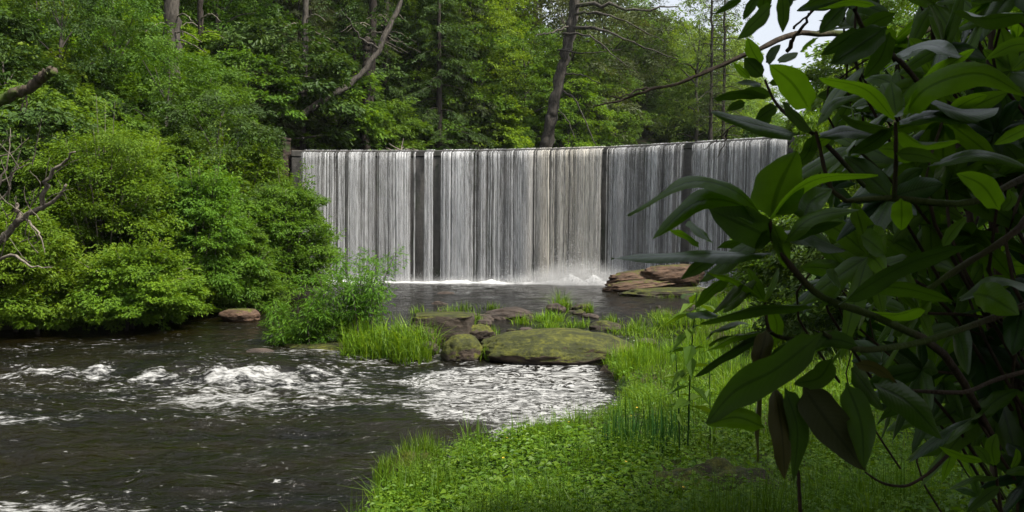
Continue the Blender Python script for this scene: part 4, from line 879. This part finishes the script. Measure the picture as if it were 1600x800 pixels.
for k in range(26):
    x_, y_ = g.uniform(-20, 75), g.uniform(225, 420); a_ = g.uniform(-2.4, -.3); l_ = g.uniform(25, 75)
    twg.append(([(x_, y_, 17.2), (x_ + l_ * .5 * math.cos(a_) + g.normal(0, 6), y_ + l_ * .5 * math.sin(a_) + g.normal(0, 6), 17.0), (x_ + l_ * math.cos(a_), y_ + l_ * math.sin(a_), 16.9)], .012, .004))
woody('dead_branch', [(-50, 415, 17.5), (0, 378, 17.5), (30, 345, 17.3), (62, 326, 17.2), (88, 312, 17.1), (104, 288, 17)], .10, .02,
      [([(30, 345, 17.3), (28, 328, 17.2), (26, 318, 17.2)], .05, .03), ([(62, 326, 17.2), (66, 300, 17.1), (80, 272, 17), (98, 252, 16.9), (118, 237, 16.8)], .06, .015), ([(-40, 360, 17.6), (5, 310, 17.4), (20, 270, 17.3), (32, 235, 17.2)], .03, .008),
       ([(-40, 300, 17.6), (0, 285, 17.4), (30, 262, 17.2), (50, 255, 17.1)], .03, .006), ([(-30, 420, 17.5), (20, 400, 17), (50, 415, 16.9), (82, 418, 16.8)], .04, .008), ([(-20, 330, 17.5), (10, 260, 17.3), (16, 200, 17.3)], .025, .006),
       ([(40, 340, 17.3), (60, 365, 17), (70, 395, 16.9)], .03, .006), ([(-30, 250, 17.5), (15, 240, 17.3), (45, 215, 17.3)], .02, .005)] + twg,
      'bare grey branch twisting out of the bushes at the left edge', 'branch', 'deadwood')
woody('broken_trunk', [(-60, 190, 21), (-5, 160, 21), (38, 140, 20.8), (70, 118, 20.6), (84, 110, 20.5)], .16, .10, [([(38, 140, 20.8), (42, 160, 20.7), (40, 175, 20.7)], .03, .01)], 'broken mossy trunk slanting in from the left edge', 'trunk', 'bark_moss')
# stone wall at the left end of the dam, and a wire fence above it
def stone_mat():
    m, t, out = new_mat('old_stone_wall')
    geo = nd(t, 'ShaderNodeNewGeometry'); pos = geo.outputs['Position']
    vo = nd(t, 'ShaderNodeTexVoronoi'); vo.inputs['Scale'].default_value = 2.6; t.links.new(mapping(t, pos, (1, 1, 1.7)), vo.inputs['Vector'])
    n = noise(t, pos, 6, 6, .7).outputs[0]; n2 = noise(t, pos, 1.5, 4).outputs[0]
    c = mixc(t, maprange(t, n, .35, .65), (.014, .010, .008), (.055, .038, .030)); c = mixc(t, maprange(t, n2, .5, .62), c, (.03, .045, .012))
    p = princ(t, c, .85, .2, bump(t, mth(t, 'ADD', vo.outputs['Distance'], n), .9, .08)); t.links.new(p.outputs[0], out.inputs[0]); return m
MAT['stone'] = stone_mat()
wa, wb = at(372, 215, 40.0), at(447, 215, 38.9)
abut = empty('stone_wall', (*((wa + wb) / 2)[:2], 3), 'dark ivy-grown stone wall at the left end of the dam', 'wall')
c0 = np.array(abut.location); d = unit((wb - wa) * [1, 1, 0]); nrm = np.array([d[1], -d[0], 0])
def wall_block(name, a, b, zlo, zhi, th, mat, proud, n=24, m=20):
    mb = MB(); U, Vv = np.meshgrid(np.linspace(0, 1, n), np.linspace(0, 1, m), indexing='ij')
    P = a[None, None] + (b - a)[None, None] * U[..., None]; P = P * [1, 1, 0] + np.stack([0 * U, 0 * U, zlo + (zhi - zlo) * Vv], -1)
    P = P + nrm * (proud + 0.16 * fbm(P.reshape(-1, 3) * 1.6, 4, 33).reshape(n, m))[..., None] - c0
    i, j = np.meshgrid(np.arange(n - 1), np.arange(m - 1), indexing='ij'); F = np.stack([i * m + j, (i + 1) * m + j, (i + 1) * m + j + 1, i * m + j + 1], -1).reshape(-1, 4)
    mb.add(P.reshape(-1, 3), F); T = P[:, -1]; B = T - nrm * th; mb.add(np.concatenate([T, B, B - [0, 0, zhi - zlo]]), [[k + r * n, k + 1 + r * n, k + 1 + (r + 1) * n, k + (r + 1) * n] for r in (0, 1) for k in range(n - 1)])
    for e in (0, -1):
        q = P[e]; mb.add(np.concatenate([q, q - nrm * th]), [[k, k + 1, m + k + 1, m + k] for k in range(m - 1)])
    return mb.obj(name, MAT[mat], abut)
wall_block('masonry', wa, wb, -0.6, 6.45, 0.6, 'stone', 0.25)
wall_block('coping', wa - d * .05, wb + d * .05, 6.46, 6.56, 0.65, 'stone', 0.32, 24, 4)
g = np.random.default_rng(71); mb = MB(); n = 1500
q = g.random(n); P = wa + (wb - wa) * q[:, None]; P[:, 2] = 6.9 - g.exponential(1.3, n); P = P + nrm * g.uniform(.40, .85, (n, 1)) - c0
sprays(g, mb, P, np.tile(nrm, (n, 1)) * .5 + np.c_[g.normal(0, .5, (n, 2)), g.uniform(-.9, .1, n)], np.tile(nrm, (n, 1)) + [0, 0, .6] + g.normal(0, .2, (n, 3)), .5, 16, .12, .07)
mb.obj('ivy', MAT['dark'], abut)
fb = at(355, 205, 38.5); fen = empty('wire_fence', (fb[0], 38.5, ground1(fb[0], 38.5)), 'small grey wire fence panel in the thicket above the stone wall', 'fence'); f0 = np.array(fen.location)
MAT['galv'] = plain('galvanised_steel', (.22, .23, .23), .5, .5, .6)
a_, b_ = at(338, 150, 38.5) - f0, at(371, 153, 38.5) - f0
for p in (a_, b_):
    mb = MB(); tube(mb, [[p[0], p[1], -.3], [p[0], p[1], p[2]]], .045, 8); mb.obj('post', MAT['galv'], fen, True)
mb = MB(); tube(mb, [a_, b_], .03, 6); mb.obj('top_rail', MAT['galv'], fen, True); mb = MB()
for k in np.linspace(-1.4, 1, 30):
    for s in (1, -1):
        p0 = a_ + (b_ - a_) * np.clip(k, 0, 1); u0, u1 = max(0, k), min(1, k + 1.4); h = b_[2] - 1.6
        if s < 0: v0, v1 = u0 - k, u1 - k
        else: v0, v1 = 1.4 - (u0 - k), 1.4 - (u1 - k)
        A_ = a_ + (b_ - a_) * u0; B_ = a_ + (b_ - a_) * u1; tube(mb, [[A_[0], A_[1], a_[2] - 1.7 + 1.7 * v0 / 1.4], [B_[0], B_[1], a_[2] - 1.7 + 1.7 * v1 / 1.4]], .006, 3)
mb.obj('wire_mesh', MAT['galv'], fen)

# mossy bare bough reaching out over the stream, from a tree on the right bank
woody('overhanging_bough', [(1560, 90, 6.2), (1400, 62, 5.9), (1277, 52, 5.6), (1229, 57, 5.5), (1165, 86, 5.4), (1100, 114, 5.3), (1060, 130, 5.2), (1010, 141, 5.1), (965, 158, 5.05), (928, 166, 5.0)], .024, .004,
      [([(1030, 137, 5.15), (1000, 140, 5.1), (975, 150, 5.0), (952, 152, 5.0)], .008, .003), ([(1229, 80, 5.5), (1245, 55, 5.4), (1262, 30, 5.3), (1278, 5, 5.2)], .014, .006),
       ([(1240, 45, 5.4), (1262, 22, 5.3), (1280, 12, 5.3)], .008, .003), ([(1150, 195, 5.2), (1137, 202, 5.1), (1120, 218, 5.1), (1100, 234, 5.1)], .006, .002), ([(1137, 202, 5.1), (1132, 222, 5.1), (1120, 247, 5.1)], .006, .002), ([(1090, 118, 5.3), (1080, 104, 5.2), (1062, 98, 5.2)], .006, .002)],
      'thin mossy bare bough reaching out over the stream beside the sky gap', 'branch', 'bark_moss')

# ---------------------------------------------------------------- the big-leaved rhododendron in front
def rhodo_mat(name, dark, bright, trans):
    m, t, out = new_mat(name)
    u, v, rn = leaf_attr(t)
    geo = nd(t, 'ShaderNodeNewGeometry')
    c = ramp(t, rn, [(0.0, dark), (1.0, bright)]).outputs[0]
    n = noise(t, geo.outputs['Position'], 30, 4, .6).outputs[0]
    c = mixc(t, maprange(t, n, .35, .7, 0, .35), c, mixc(t, 1.0, c, (.62, .66, .55), 'MULTIPLY'))
    mid = mth(t, 'ABSOLUTE', mth(t, 'SUBTRACT', u, .5))
    rib = maprange(t, mid, .025, .065, 1.0, 0.0)
    veins = mth(t, 'SINE', mth(t, 'MULTIPLY', mth(t, 'SUBTRACT', v, mth(t, 'MULTIPLY', mid, .35)), 95.0))
    c = mixc(t, mth(t, 'MULTIPLY', rib, .8), c, mixc(t, 1.0, c, (.45, .50, .4), 'MULTIPLY'))
    under = mixc(t, .25, c, (.045, .070, .018))
    cc = mixc(t, geo.outputs['Backfacing'], c, under)
    h = mth(t, 'ADD', mth(t, 'MULTIPLY', veins, .12), mth(t, 'ADD', mth(t, 'MULTIPLY', rib, -1.0), mth(t, 'MULTIPLY', n, .5)))
    p = princ(t, cc, mth(t, 'ADD', .34, mth(t, 'MULTIPLY', geo.outputs['Backfacing'], .3)), .22, bump(t, h, .16, .004))
    tr = nd(t, 'ShaderNodeBsdfTranslucent'); t.links.new(mixc(t, 1.0, c, (1.5, 1.6, .5), 'MULTIPLY'), tr.inputs[0])
    mx = nd(t, 'ShaderNodeMixShader'); t.links.new(mth(t, 'MULTIPLY', maprange(t, rn, 0, .8, .2, 1.0, False), trans), mx.inputs[0])
    t.links.new(p.outputs[0], mx.inputs[1]); t.links.new(tr.outputs[0], mx.inputs[2]); t.links.new(mx.outputs[0], out.inputs[0]); return m
MAT['rhodo'] = rhodo_mat('leathery_leaf', (.012, .038, .006), (.135, .250, .014), .72)
MAT['rhodo_old'] = rhodo_mat('old_leathery_leaf', (.035, .038, .012), (.12, .10, .03), .25)
LV = np.linspace(0, 1, 17); LU = np.linspace(-1, 1, 7)
def leaf_blade(mb, C, side, nrm, hw, tone, g, mat=0, curl=.22):
    """One broad leaf: C centre line (13 x 3), unit side and normal (3 or 13 x 3), hw greatest half width."""
    prof = (np.sin(np.clip(LV * .93 + .035, 0, 1)**0.82 * math.pi))**.62; prof = prof * np.sqrt(np.clip(1 - LV**7, 0, 1)); prof[0] = .06; prof[1] = max(.09, prof[1] * .4); prof[-1] = .02
    wob = 1 + .05 * np.sin(LV * 17 + g.uniform(0, 6))
    X = LU[None, :] * (hw * prof * wob)[:, None]
    lift = (np.abs(LU)[None] * .22 - (LU**2)[None] * curl * 1.6) * (hw * prof)[:, None] + hw * .05 * np.sin(LV * 14 + g.uniform(0, 6))[:, None] * LU[None]
    V = C[:, None] + np.asarray(side)[..., None, :] * X[..., None] + np.asarray(nrm)[..., None, :] * lift[..., None]
    i, j = np.meshgrid(np.arange(16), np.arange(6), indexing='ij')
    A = np.zeros((17, 7, 3)); A[..., 0] = LU[None] * .5 + .5; A[..., 1] = LV[:, None]; A[..., 2] = tone
    mb.add(V.reshape(-1, 3), np.stack([i * 7 + j, i * 7 + j + 1, (i + 1) * 7 + j + 1, (i + 1) * 7 + j], -1).reshape(-1, 4), A.reshape(-1, 3), mat)
RX, RY, RZ = np.array([1., 0, 0]), np.array([0, 1., 0]), np.array([0, 0, 1.])
def hero_leaf(mb, ps, wpx, tone, Y0, dY, g, off, roll=None, mat=0):
    ps = np.asarray(ps, float); k = len(ps)
    if k == 2: ps = np.array([ps[0], (ps[0] + ps[1]) / 2 + np.array([0, -.05 * abs(ps[1, 0] - ps[0, 0])]), ps[1]]); k = 3
    yy = Y0 + dY * np.linspace(0, 1, k); C = spline(np.array([at(a, b, y) for (a, b), y in zip(ps, yy)]), 17) - off
    L = np.linalg.norm(np.diff(C, axis=0), axis=1).sum(); T = unit(np.gradient(C, axis=0)); view = unit(C[8] + off - np.array([0, 0, CAMZ]))
    S0 = unit(np.cross(T, view)); D0 = np.cross(S0, T)                # across the view, and along it
    ww = wpx / FPX * Y0; hw = max(ww, min(.27 * L, .065)) / 2
    an = math.acos(min(1, ww / (2 * hw))); sg = roll if roll else (1 if g.random() < .6 else -1); an *= sg
    S = S0 * math.cos(an) + D0 * math.sin(an); N = np.cross(S, T)
    if N[8, 2] < 0: N, S = -N, -S
    leaf_blade(mb, C, S, N, hw, tone, g, mat)
def stem_px(o, off, name, pts, ra, rb, mat='twig', parent=None):
    mb = MB(); q = spline(np.array([at(*p) for p in pts]) - off, 18); tube(mb, q, np.linspace(ra, rb, 18) * .62, 7, rough=.3, seed=3); return mb.obj(name, MAT[mat], parent or o, True)
RB = np.array([1.15, 1.75, ground1(1.15, 1.75)])
rh = empty('rhododendron', RB, 'dark big-leaved rhododendron bush filling the right side, close to the camera', 'shrub')
B, M_, D_, P_ = 1.0, .72, .28, .42        # young bright, middling, old dark, dull
WH = {
 'main': (1.15, [([(1203, 340), (1218, 290), (1245, 236)], 78, B, .05), ([(1192, 337), (1145, 297), (1075, 285), (981, 337)], 20, B, -.12), ([(1190, 340), (1140, 315), (1085, 318), (1020, 373)], 34, B, -.1),
    ([(1210, 375), (1160, 350), (1108, 328)], 54, D_, -.12), ([(1205, 396), (1080, 398), (955, 404)], 17, D_, -.1), ([(1204, 342), (1240, 300), (1290, 277), (1372, 274)], 18, B, .05), ([(1212, 335), (1222, 305), (1240, 282)], 42, M_, .12),
    ([(1255, 345), (1268, 315), (1300, 295)], 46, P_, .1), ([(1225, 380), (1270, 340), (1345, 327)], 22, P_, -.05), ([(1228, 375), (1265, 358), (1318, 347)], 20, D_, -.05), ([(1092, 380), (1070, 368), (1045, 360)], 12, B, .1), ([(1105, 377), (1078, 345)], 16, B, .12),
    ([(1208, 350), (1222, 385), (1228, 420)], 26, M_, .05), ([(1196, 350), (1160, 375), (1120, 388)], 20, D_, .1), ([(1215, 370), (1262, 372), (1320, 392)], 24, D_, .12), ([(1200, 360), (1140, 405), (1095, 440)], 26, D_, .1)]),
 'right': (1.2, [([(1400, 180), (1396, 150), (1392, 127)], 28, M_, .05), ([(1410, 182), (1450, 137), (1530, 115), (1603, 150)], 42, B, -.1), ([(1412, 176), (1460, 118), (1523, 77)], 26, B, .08), ([(1397, 187), (1352, 140), (1280, 122)], 22, B, -.08),
    ([(1405, 195), (1460, 180), (1530, 190)], 20, D_, .05), ([(1395, 200), (1360, 225), (1330, 240)], 24, D_, .08), ([(1400, 240), (1435, 242), (1470, 252)], 22, P_, -.03), ([(1408, 205), (1440, 225), (1500, 222)], 18, M_, .1), ([(1408, 310), (1409, 335), (1408, 360)], 32, M_, .05), ([(1390, 200), (1345, 195), (1310, 180)], 16, D_, .1)]),
 'left': (1.3, [([(1266, 172), (1238, 130), (1202, 101)], 44, B, -.05), ([(1277, 197), (1305, 160), (1355, 148)], 14, P_, .0), ([(1285, 180), (1312, 140), (1348, 105)], 20, M_, .08), ([(1245, 210), (1180, 195), (1110, 175)], 22, D_, -.08), ([(1300, 210), (1280, 222), (1255, 234)], 18, B, .02),
    ([(1270, 205), (1240, 180), (1222, 160)], 18, D_, .1), ([(1280, 215), (1325, 205), (1372, 212)], 20, D_, .06), ([(1272, 210), (1262, 240), (1240, 262)], 22, D_, .06)]),
 'small': (1.45, [([(1190, 103), (1176, 80), (1168, 59)], 22, B, .0), ([(1192, 120), (1176, 104), (1163, 90)], 24, D_, .0), ([(1197, 98), (1208, 84), (1220, 70)], 16, D_, .05), ([(1217, 98), (1232, 88), (1247, 82)], 14, M_, .05), ([(1172, 123), (1158, 110), (1146, 98)], 12, B, .0), ([(1190, 131), (1152, 130)], 10, D_, -.05),
    ([(1195, 153), (1155, 146), (1115, 153)], 16, D_, -.1), ([(1205, 151), (1178, 144), (1150, 150)], 18, D_, .0), ([(1215, 166), (1180, 189)], 20, D_, .0), ([(1165, 160), (1135, 173)], 14, D_, .0), ([(1200, 130), (1225, 126), (1250, 132)], 12, D_, .0), ([(1204, 160), (1196, 185), (1188, 205)], 18, D_, .0)]),
 'top': (1.3, [([(1160, -4), (1140, 8), (1117, 22)], 12, D_, .0), ([(1184, -8), (1172, 12), (1161, 31)], 15, D_, .0), ([(1206, 8), (1182, 32), (1151, 62)], 23, D_, -.05), ([(1222, -8), (1224, 20), (1223, 51)], 20, D_, .0), ([(1196, -22), (1191, 20)], 26, D_, .05), ([(1236, -14), (1232, 14)], 12, D_, .0), ([(1260, -15), (1240, -8), (1215, 4)], 18, D_, .05),
    ([(1370, 9), (1330, 3), (1278, 14)], 10, M_, .0), ([(1320, 8), (1300, 30), (1280, 52)], 26, D_, .0), ([(1385, 42), (1345, 70), (1298, 100)], 42, D_, -.05), ([(1345, 45), (1315, 66), (1283, 86)], 24, D_, .0), ([(1400, 20), (1360, 40), (1330, 80)], 26, D_, .08), ([(1330, -12), (1290, -6), (1255, 12)], 22, D_, .05), ([(1390, 50), (1376, 90), (1350, 122)], 30, D_, .05), ([(1270, 60), (1255, 80)], 10, M_, .1)]),
 'edge': (1.2, [([(1615, 68), (1580, 72), (1540, 93)], 22, M_, .0), ([(1562, 328), (1535, 290), (1495, 271)], 35, B, -.05), ([(1566, 330), (1580, 312), (1575, 296)], 16, P_, .0), ([(1612, 197), (1585, 210), (1553, 226)], 20, B, .0), ([(1473, 386), (1490, 360), (1511, 339)], 17, P_, .0), ([(1520, 458), (1550, 466), (1592, 492)], 46, P_, -.1), ([(1345, 368), (1382, 396)], 34, P_, .1), ([(1305, 446), (1303, 420)], 20, P_, .1),
    ([(1310, 476), (1420, 412), (1530, 380)], 26, D_, .0), ([(1360, 448), (1420, 452), (1492, 472)], 24, D_, .0), ([(1450, 260), (1530, 240), (1610, 262)], 18, D_, .0), ([(1450, 160), (1510, 175), (1560, 168)], 20, D_, .1), ([(1500, 470), (1560, 440), (1620, 450)], 20, D_, .1), ([(1440, 480), (1400, 492), (1345, 488)], 18, M_, .15), ([(1500, 90), (1450, 70), (1400, 85)], 20, D_, .2), ([(1600, 20), (1540, 30), (1490, 20)], 24, D_, .2)]),
 'low': (1.15, [([(1270, 480), (1180, 484), (1094, 506)], 16, D_, -.05), ([(1135, 433), (1110, 455), (1088, 481)], 20, D_, .1), ([(1165, 440), (1140, 462), (1114, 489)], 14, D_, .1), ([(1182, 440), (1155, 462), (1129, 488)], 18, D_, .1), ([(1120, 403), (1095, 415), (1064, 436)], 22, D_, .05), ([(1120, 496), (1072, 490)], 14, D_, .1),
    ([(1195, 472), (1180, 445), (1168, 419)], 18, B, .05), ([(1196, 472), (1206, 445), (1216, 419)], 10, B, .05), ([(1190, 469), (1150, 440), (1098, 423)], 9, B, -.03), ([(1152, 509), (1130, 512), (1109, 521)], 11, D_, .2), ([(1146, 524), (1122, 534)], 8, D_, .2), ([(1210, 519), (1150, 545), (1083, 590)], 14, D_, -.08), ([(1202, 519), (1150, 528), (1100, 550)], 8, M_, -.05), ([(1204, 480), (1214, 510), (1206, 545)], 22, M_, .05)]),
 'hanging': (1.05, [([(1285, 520), (1215, 575), (1150, 610), (1104, 662)], 52, D_, -.08), ([(1195, 668), (1150, 652), (1104, 664)], 34, M_, .0), ([(1210, 600), (1222, 680), (1226, 750)], 32, .25, .0, 1), ([(1226, 606), (1246, 670), (1240, 750)], 32, D_, .03), ([(1255, 605), (1295, 660), (1352, 736)], 60, .1, .0, 1), ([(1322, 598), (1345, 660), (1350, 732)], 42, D_, -.03),
    ([(1365, 600), (1420, 630), (1472, 686)], 46, D_, .05), ([(1198, 515), (1190, 550), (1180, 582)], 30, .4, .0, 1), ([(1188, 600), (1182, 660), (1184, 722)], 8, .5, .05, 1), ([(1335, 568), (1368, 575), (1402, 599)], 18, .6, .0, 1), ([(1290, 530), (1240, 545), (1200, 560)], 30, D_, .02), ([(1300, 560), (1280, 590), (1240, 600)], 34, D_, .05), ([(1340, 540), (1300, 530), (1250, 540)], 26, D_, .03), ([(1330, 575), (1350, 600), (1380, 640)], 30, D_, .08)]),
 'corner': (1.5, [([(1555, 730), (1550, 700), (1557, 677)], 22, M_, .0), ([(1545, 726), (1535, 708), (1520, 697)], 15, P_, .0), ([(1540, 722), (1500, 712), (1466, 697)], 12, M_, .0), ([(1562, 746), (1520, 748), (1480, 766)], 9, P_, .0), ([(1562, 760), (1540, 775), (1508, 803)], 16, D_, .0), ([(1580, 735), (1590, 714), (1588, 700)], 10, M_, .0), ([(1570, 740), (1600, 735), (1630, 745)], 14, D_, .0)]),
}
STEMS = [([(1202, 343, 1.15), (1217, 392, 1.17), (1266, 449, 1.2), (1300, 471, 1.22), (1380, 500, 1.3), (1480, 560, 1.5), (1560, 700, 1.75)], .005, .012), ([(1322, 314, 1.3), (1397, 310, 1.25), (1510, 317, 1.25), (1600, 278, 1.3), (1680, 240, 1.4)], .006, .011), ([(1399, 192, 1.2), (1400, 250, 1.22), (1397, 310, 1.25)], .004, .006),
    ([(1275, 205, 1.3), (1288, 262, 1.3), (1300, 296, 1.3), (1322, 314, 1.3)], .004, .006), ([(1195, 125, 1.45), (1215, 165, 1.42), (1255, 198, 1.35), (1290, 225, 1.4), (1350, 290, 1.6)], .0035, .007), ([(1450, 452, 1.25), (1499, 419, 1.25), (1581, 366, 1.25), (1620, 320, 1.3)], .006, .010), ([(1285, 520, 1.06), (1341, 546, 1.12), (1435, 535, 1.2), (1540, 501, 1.25), (1640, 460, 1.3)], .005, .009),
    ([(1400, 608, 1.3), (1450, 612, 1.32), (1510, 612, 1.35), (1560, 592, 1.4), (1640, 570, 1.45)], .004, .007), ([(1352, 738, 1.6), (1380, 755, 1.6), (1416, 759, 1.62), (1450, 740, 1.65), (1480, 712, 1.7)], .003, .006), ([(1195, 472, 1.17), (1205, 520, 1.15), (1260, 530, 1.1), (1300, 520, 1.1)], .003, .006), ([(1335, 15, 1.3), (1360, 60, 1.4), (1420, 110, 1.6), (1480, 200, 1.9)], .004, .010), ([(1555, 728, 1.5), (1560, 770, 1.52), (1570, 830, 1.55)], .004, .006),
    ([(1560, -60, 2.3), (1550, 60, 2.2), (1540, 200, 2.1), (1560, 420, 2.0), (1590, 620, 1.9), (1600, 820, 1.85)], .010, .022), ([(1440, -60, 2.6), (1465, 80, 2.5), (1500, 240, 2.3), (1530, 430, 2.1), (1580, 640, 1.95)], .008, .018)]
for pts, ra, rb in STEMS: stem_px(rh, RB, 'branch', pts, ra, rb)
stem_px(rh, RB, 'branch', [(1247, 735, 1.9), (1249, 770, 1.9), (1252, 830, 1.9)], .006, .008)
for k, (nm, (Y0, leaves)) in enumerate(WH.items()):
    g = np.random.default_rng(800 + k); mb = MB()
    for lf in leaves:
        hero_leaf(mb, lf[0], lf[1], min(1, max(0, lf[2] + g.normal(0, .06))), Y0 + g.normal(0, .012), lf[3], g, RB, mat=lf[4] if len(lf) > 4 else 0)
    mb.obj('whorl_leaves', [MAT['rhodo'], MAT['rhodo_old']], rh, True)
# the depth of the bush: whorls of leaves on many twigs
g = np.random.default_rng(900); mb, ms = MB(), MB(); n = 0
while n < 260:
    Y = 1.65 + 3.6 * g.random()**1.1; px = 1215 + 560 * g.random()**.8; py = g.uniform(-120, 800)
    lim = np.interp(py, [-120, 0, 100, 200, 300, 420, 520, 600, 700, 800], [1290, 1290, 1300, 1290, 1270, 1260, 1270, 1300, 1420, 1500]) + 30
    if px < lim or (py > 640 and g.random() < .55): continue
    c = at(px, py, Y)
    if c[2] < .55: continue
    n += 1; d = unit(np.array([-.45 + g.normal(0, .5), -.35 + g.normal(0, .5), .35 + g.normal(0, .35)])); X = unit(np.cross(d, RZ + .01)); Yv = np.cross(d, X); m = g.integers(6, 10); a0 = g.uniform(0, 6.28)
    tube(ms, spline([c - RB, c - RB - d * .18 + [0.03, .02, -.06], c - RB - d * .2 + [.22, .12, -.30]], 6), np.linspace(.003, .0045, 6), 5)
    tn = np.clip(g.normal(.28, .28), 0, 1)
    for q in range(m):
        a = a0 + q * 2.39996; rad = math.cos(a) * X + math.sin(a) * Yv; L = g.uniform(.09, .17); el = g.uniform(-.15, .75); ax = unit(rad * math.cos(el) + d * math.sin(el)); bend = g.uniform(.05, .35)
        C = (c - RB)[None] + ax * (LV * L)[:, None] - RZ * (bend * L * LV**2)[:, None]; T = unit(C[-1] - C[0]); S = unit(np.cross(T, d + g.normal(0, .2, 3))); leaf_blade(mb, C, S, np.cross(S, T), L * g.uniform(.13, .19), np.clip(tn + g.normal(0, .1), 0, 1), g)
ms.obj('twigs', MAT['twig'], rh, True)
fo = mb.obj('foliage', [MAT['rhodo']], rh, True)

# unseen tall trees around the camera, added so that their crowns shade the rhododendron
PT = [broad_proto(90 + k, 4.6, 6.0, 5.0, 52, 16, 40, 0.20, 0.125, 'oval', 0.26, 1.25, 'added_shade_tree') for k in range(2)]
for k, (x, y, lab) in enumerate([(5.6, -1.6, 'unseen shade tree added on the near right bank whose crown stands over the rhododendron'), (8.6, -1.0, 'unseen shade tree added farther right on the near bank, its crown shading the rhododendron'), (11.5, 3.0, 'unseen shade tree added on the right bank beyond the first shading tree'),
                                 (1.2, -3.6, 'unseen shade tree added on the near bank just behind the camera'), (6.5, -6.5, 'unseen shade tree added farther back on the near right bank'), (-4.5, -8, 'unseen shade tree added on the bank behind the camera, nearest the stream'), (0.5, -11, 'unseen shade tree added farthest behind the camera')]):
    plant('added_shade_tree', PT[k % 2], x, y, 1.0, MAT['green'], lab, 'tree', None, 0.7 * k)

# driftwood caught on the crest
c = dam_pos(dam_s_at_px(632)); dw = empty('driftwood', (c[0], c[1] + .2, DAM_H + .02), 'few bare sticks caught on the dam crest beside the dark stripe', 'driftwood'); g = np.random.default_rng(12)
for k in range(6):
    mb = MB(); p = np.array([g.uniform(-.8, .7), g.uniform(-.1, .2), 0]); a = g.uniform(0, 3.1); l = g.uniform(.3, .9); u = np.array([math.cos(a) * l, .1, abs(math.sin(a)) * l * .6 + .05])
    tube(mb, spline([p, p + u * .5 + g.normal(0, .04, 3), p + u], 8), np.linspace(.035, .012, 8), 6, rough=.3); mb.obj('stick', MAT['deadwood'], dw, True)

# spray drifting along the foot of the falls
m, t, out = new_mat('spray_mist')
pv = nd(t, 'ShaderNodeVolumePrincipled'); pv.inputs['Color'].default_value = (1, 1, 1, 1); t.links.new(pv.outputs[0], out.inputs['Volume'])
tc = nd(t, 'ShaderNodeTexCoord'); sx = nd(t, 'ShaderNodeSeparateXYZ'); t.links.new(tc.outputs['Object'], sx.inputs[0])
near_ = maprange(t, mth(t, 'ABSOLUTE', mth(t, 'SUBTRACT', sx.outputs[0], 2.9)), 0.2, 3.6, 1, 0)
top_ = mth(t, 'MULTIPLY_ADD', near_, .85, .40)
nz_ = noise(t, tc.outputs['Object'], 2.2, 3, .6).outputs[0]
t.links.new(mth(t, 'MULTIPLY', mth(t, 'MULTIPLY', maprange(t, sx.outputs[2], 0.0, top_, 1, 0), mth(t, 'MULTIPLY_ADD', near_, .75, .22)), maprange(t, nz_, .3, .7, .4, 1.3)), pv.inputs['Density'])
sm = np.linspace(dam_s_at_px(500), dam_s_at_px(1040), 70); pm = dam_pos(sm) + dam_out(sm) * .95
rm = 1.25 * np.sin(np.linspace(.02, math.pi - .02, 70))**.3
mb = MB(); tube(mb, np.c_[pm, rm * 0 + .25], rm, 16); tag(mb.obj('mist', m, smooth=True), 'white spray hanging at the foot of the falls, thickest under the cream curtain', 'mist', kind='stuff')

# thin damp summer air
HZ = 0.00012
m, t, out = new_mat('damp_air')
pv = nd(t, 'ShaderNodeVolumePrincipled'); pv.inputs['Color'].default_value = (.93, .96, 1, 1); pv.inputs['Density'].default_value = HZ; pv.inputs['Anisotropy'].default_value = .2
t.links.new(pv.outputs[0], out.inputs['Volume'])
bm = bmesh.new(); bmesh.ops.create_cube(bm, size=1.0); me = bpy.data.meshes.new('haze'); bm.to_mesh(me); bm.free(); me.materials.append(m)
hz = bpy.data.objects.new('haze', me); COL.objects.link(hz); hz.scale = (680, 400, 62); hz.location = (0, 160, 27); tag(hz, 'thin damp air over the stream and the woods', 'haze', kind='stuff')
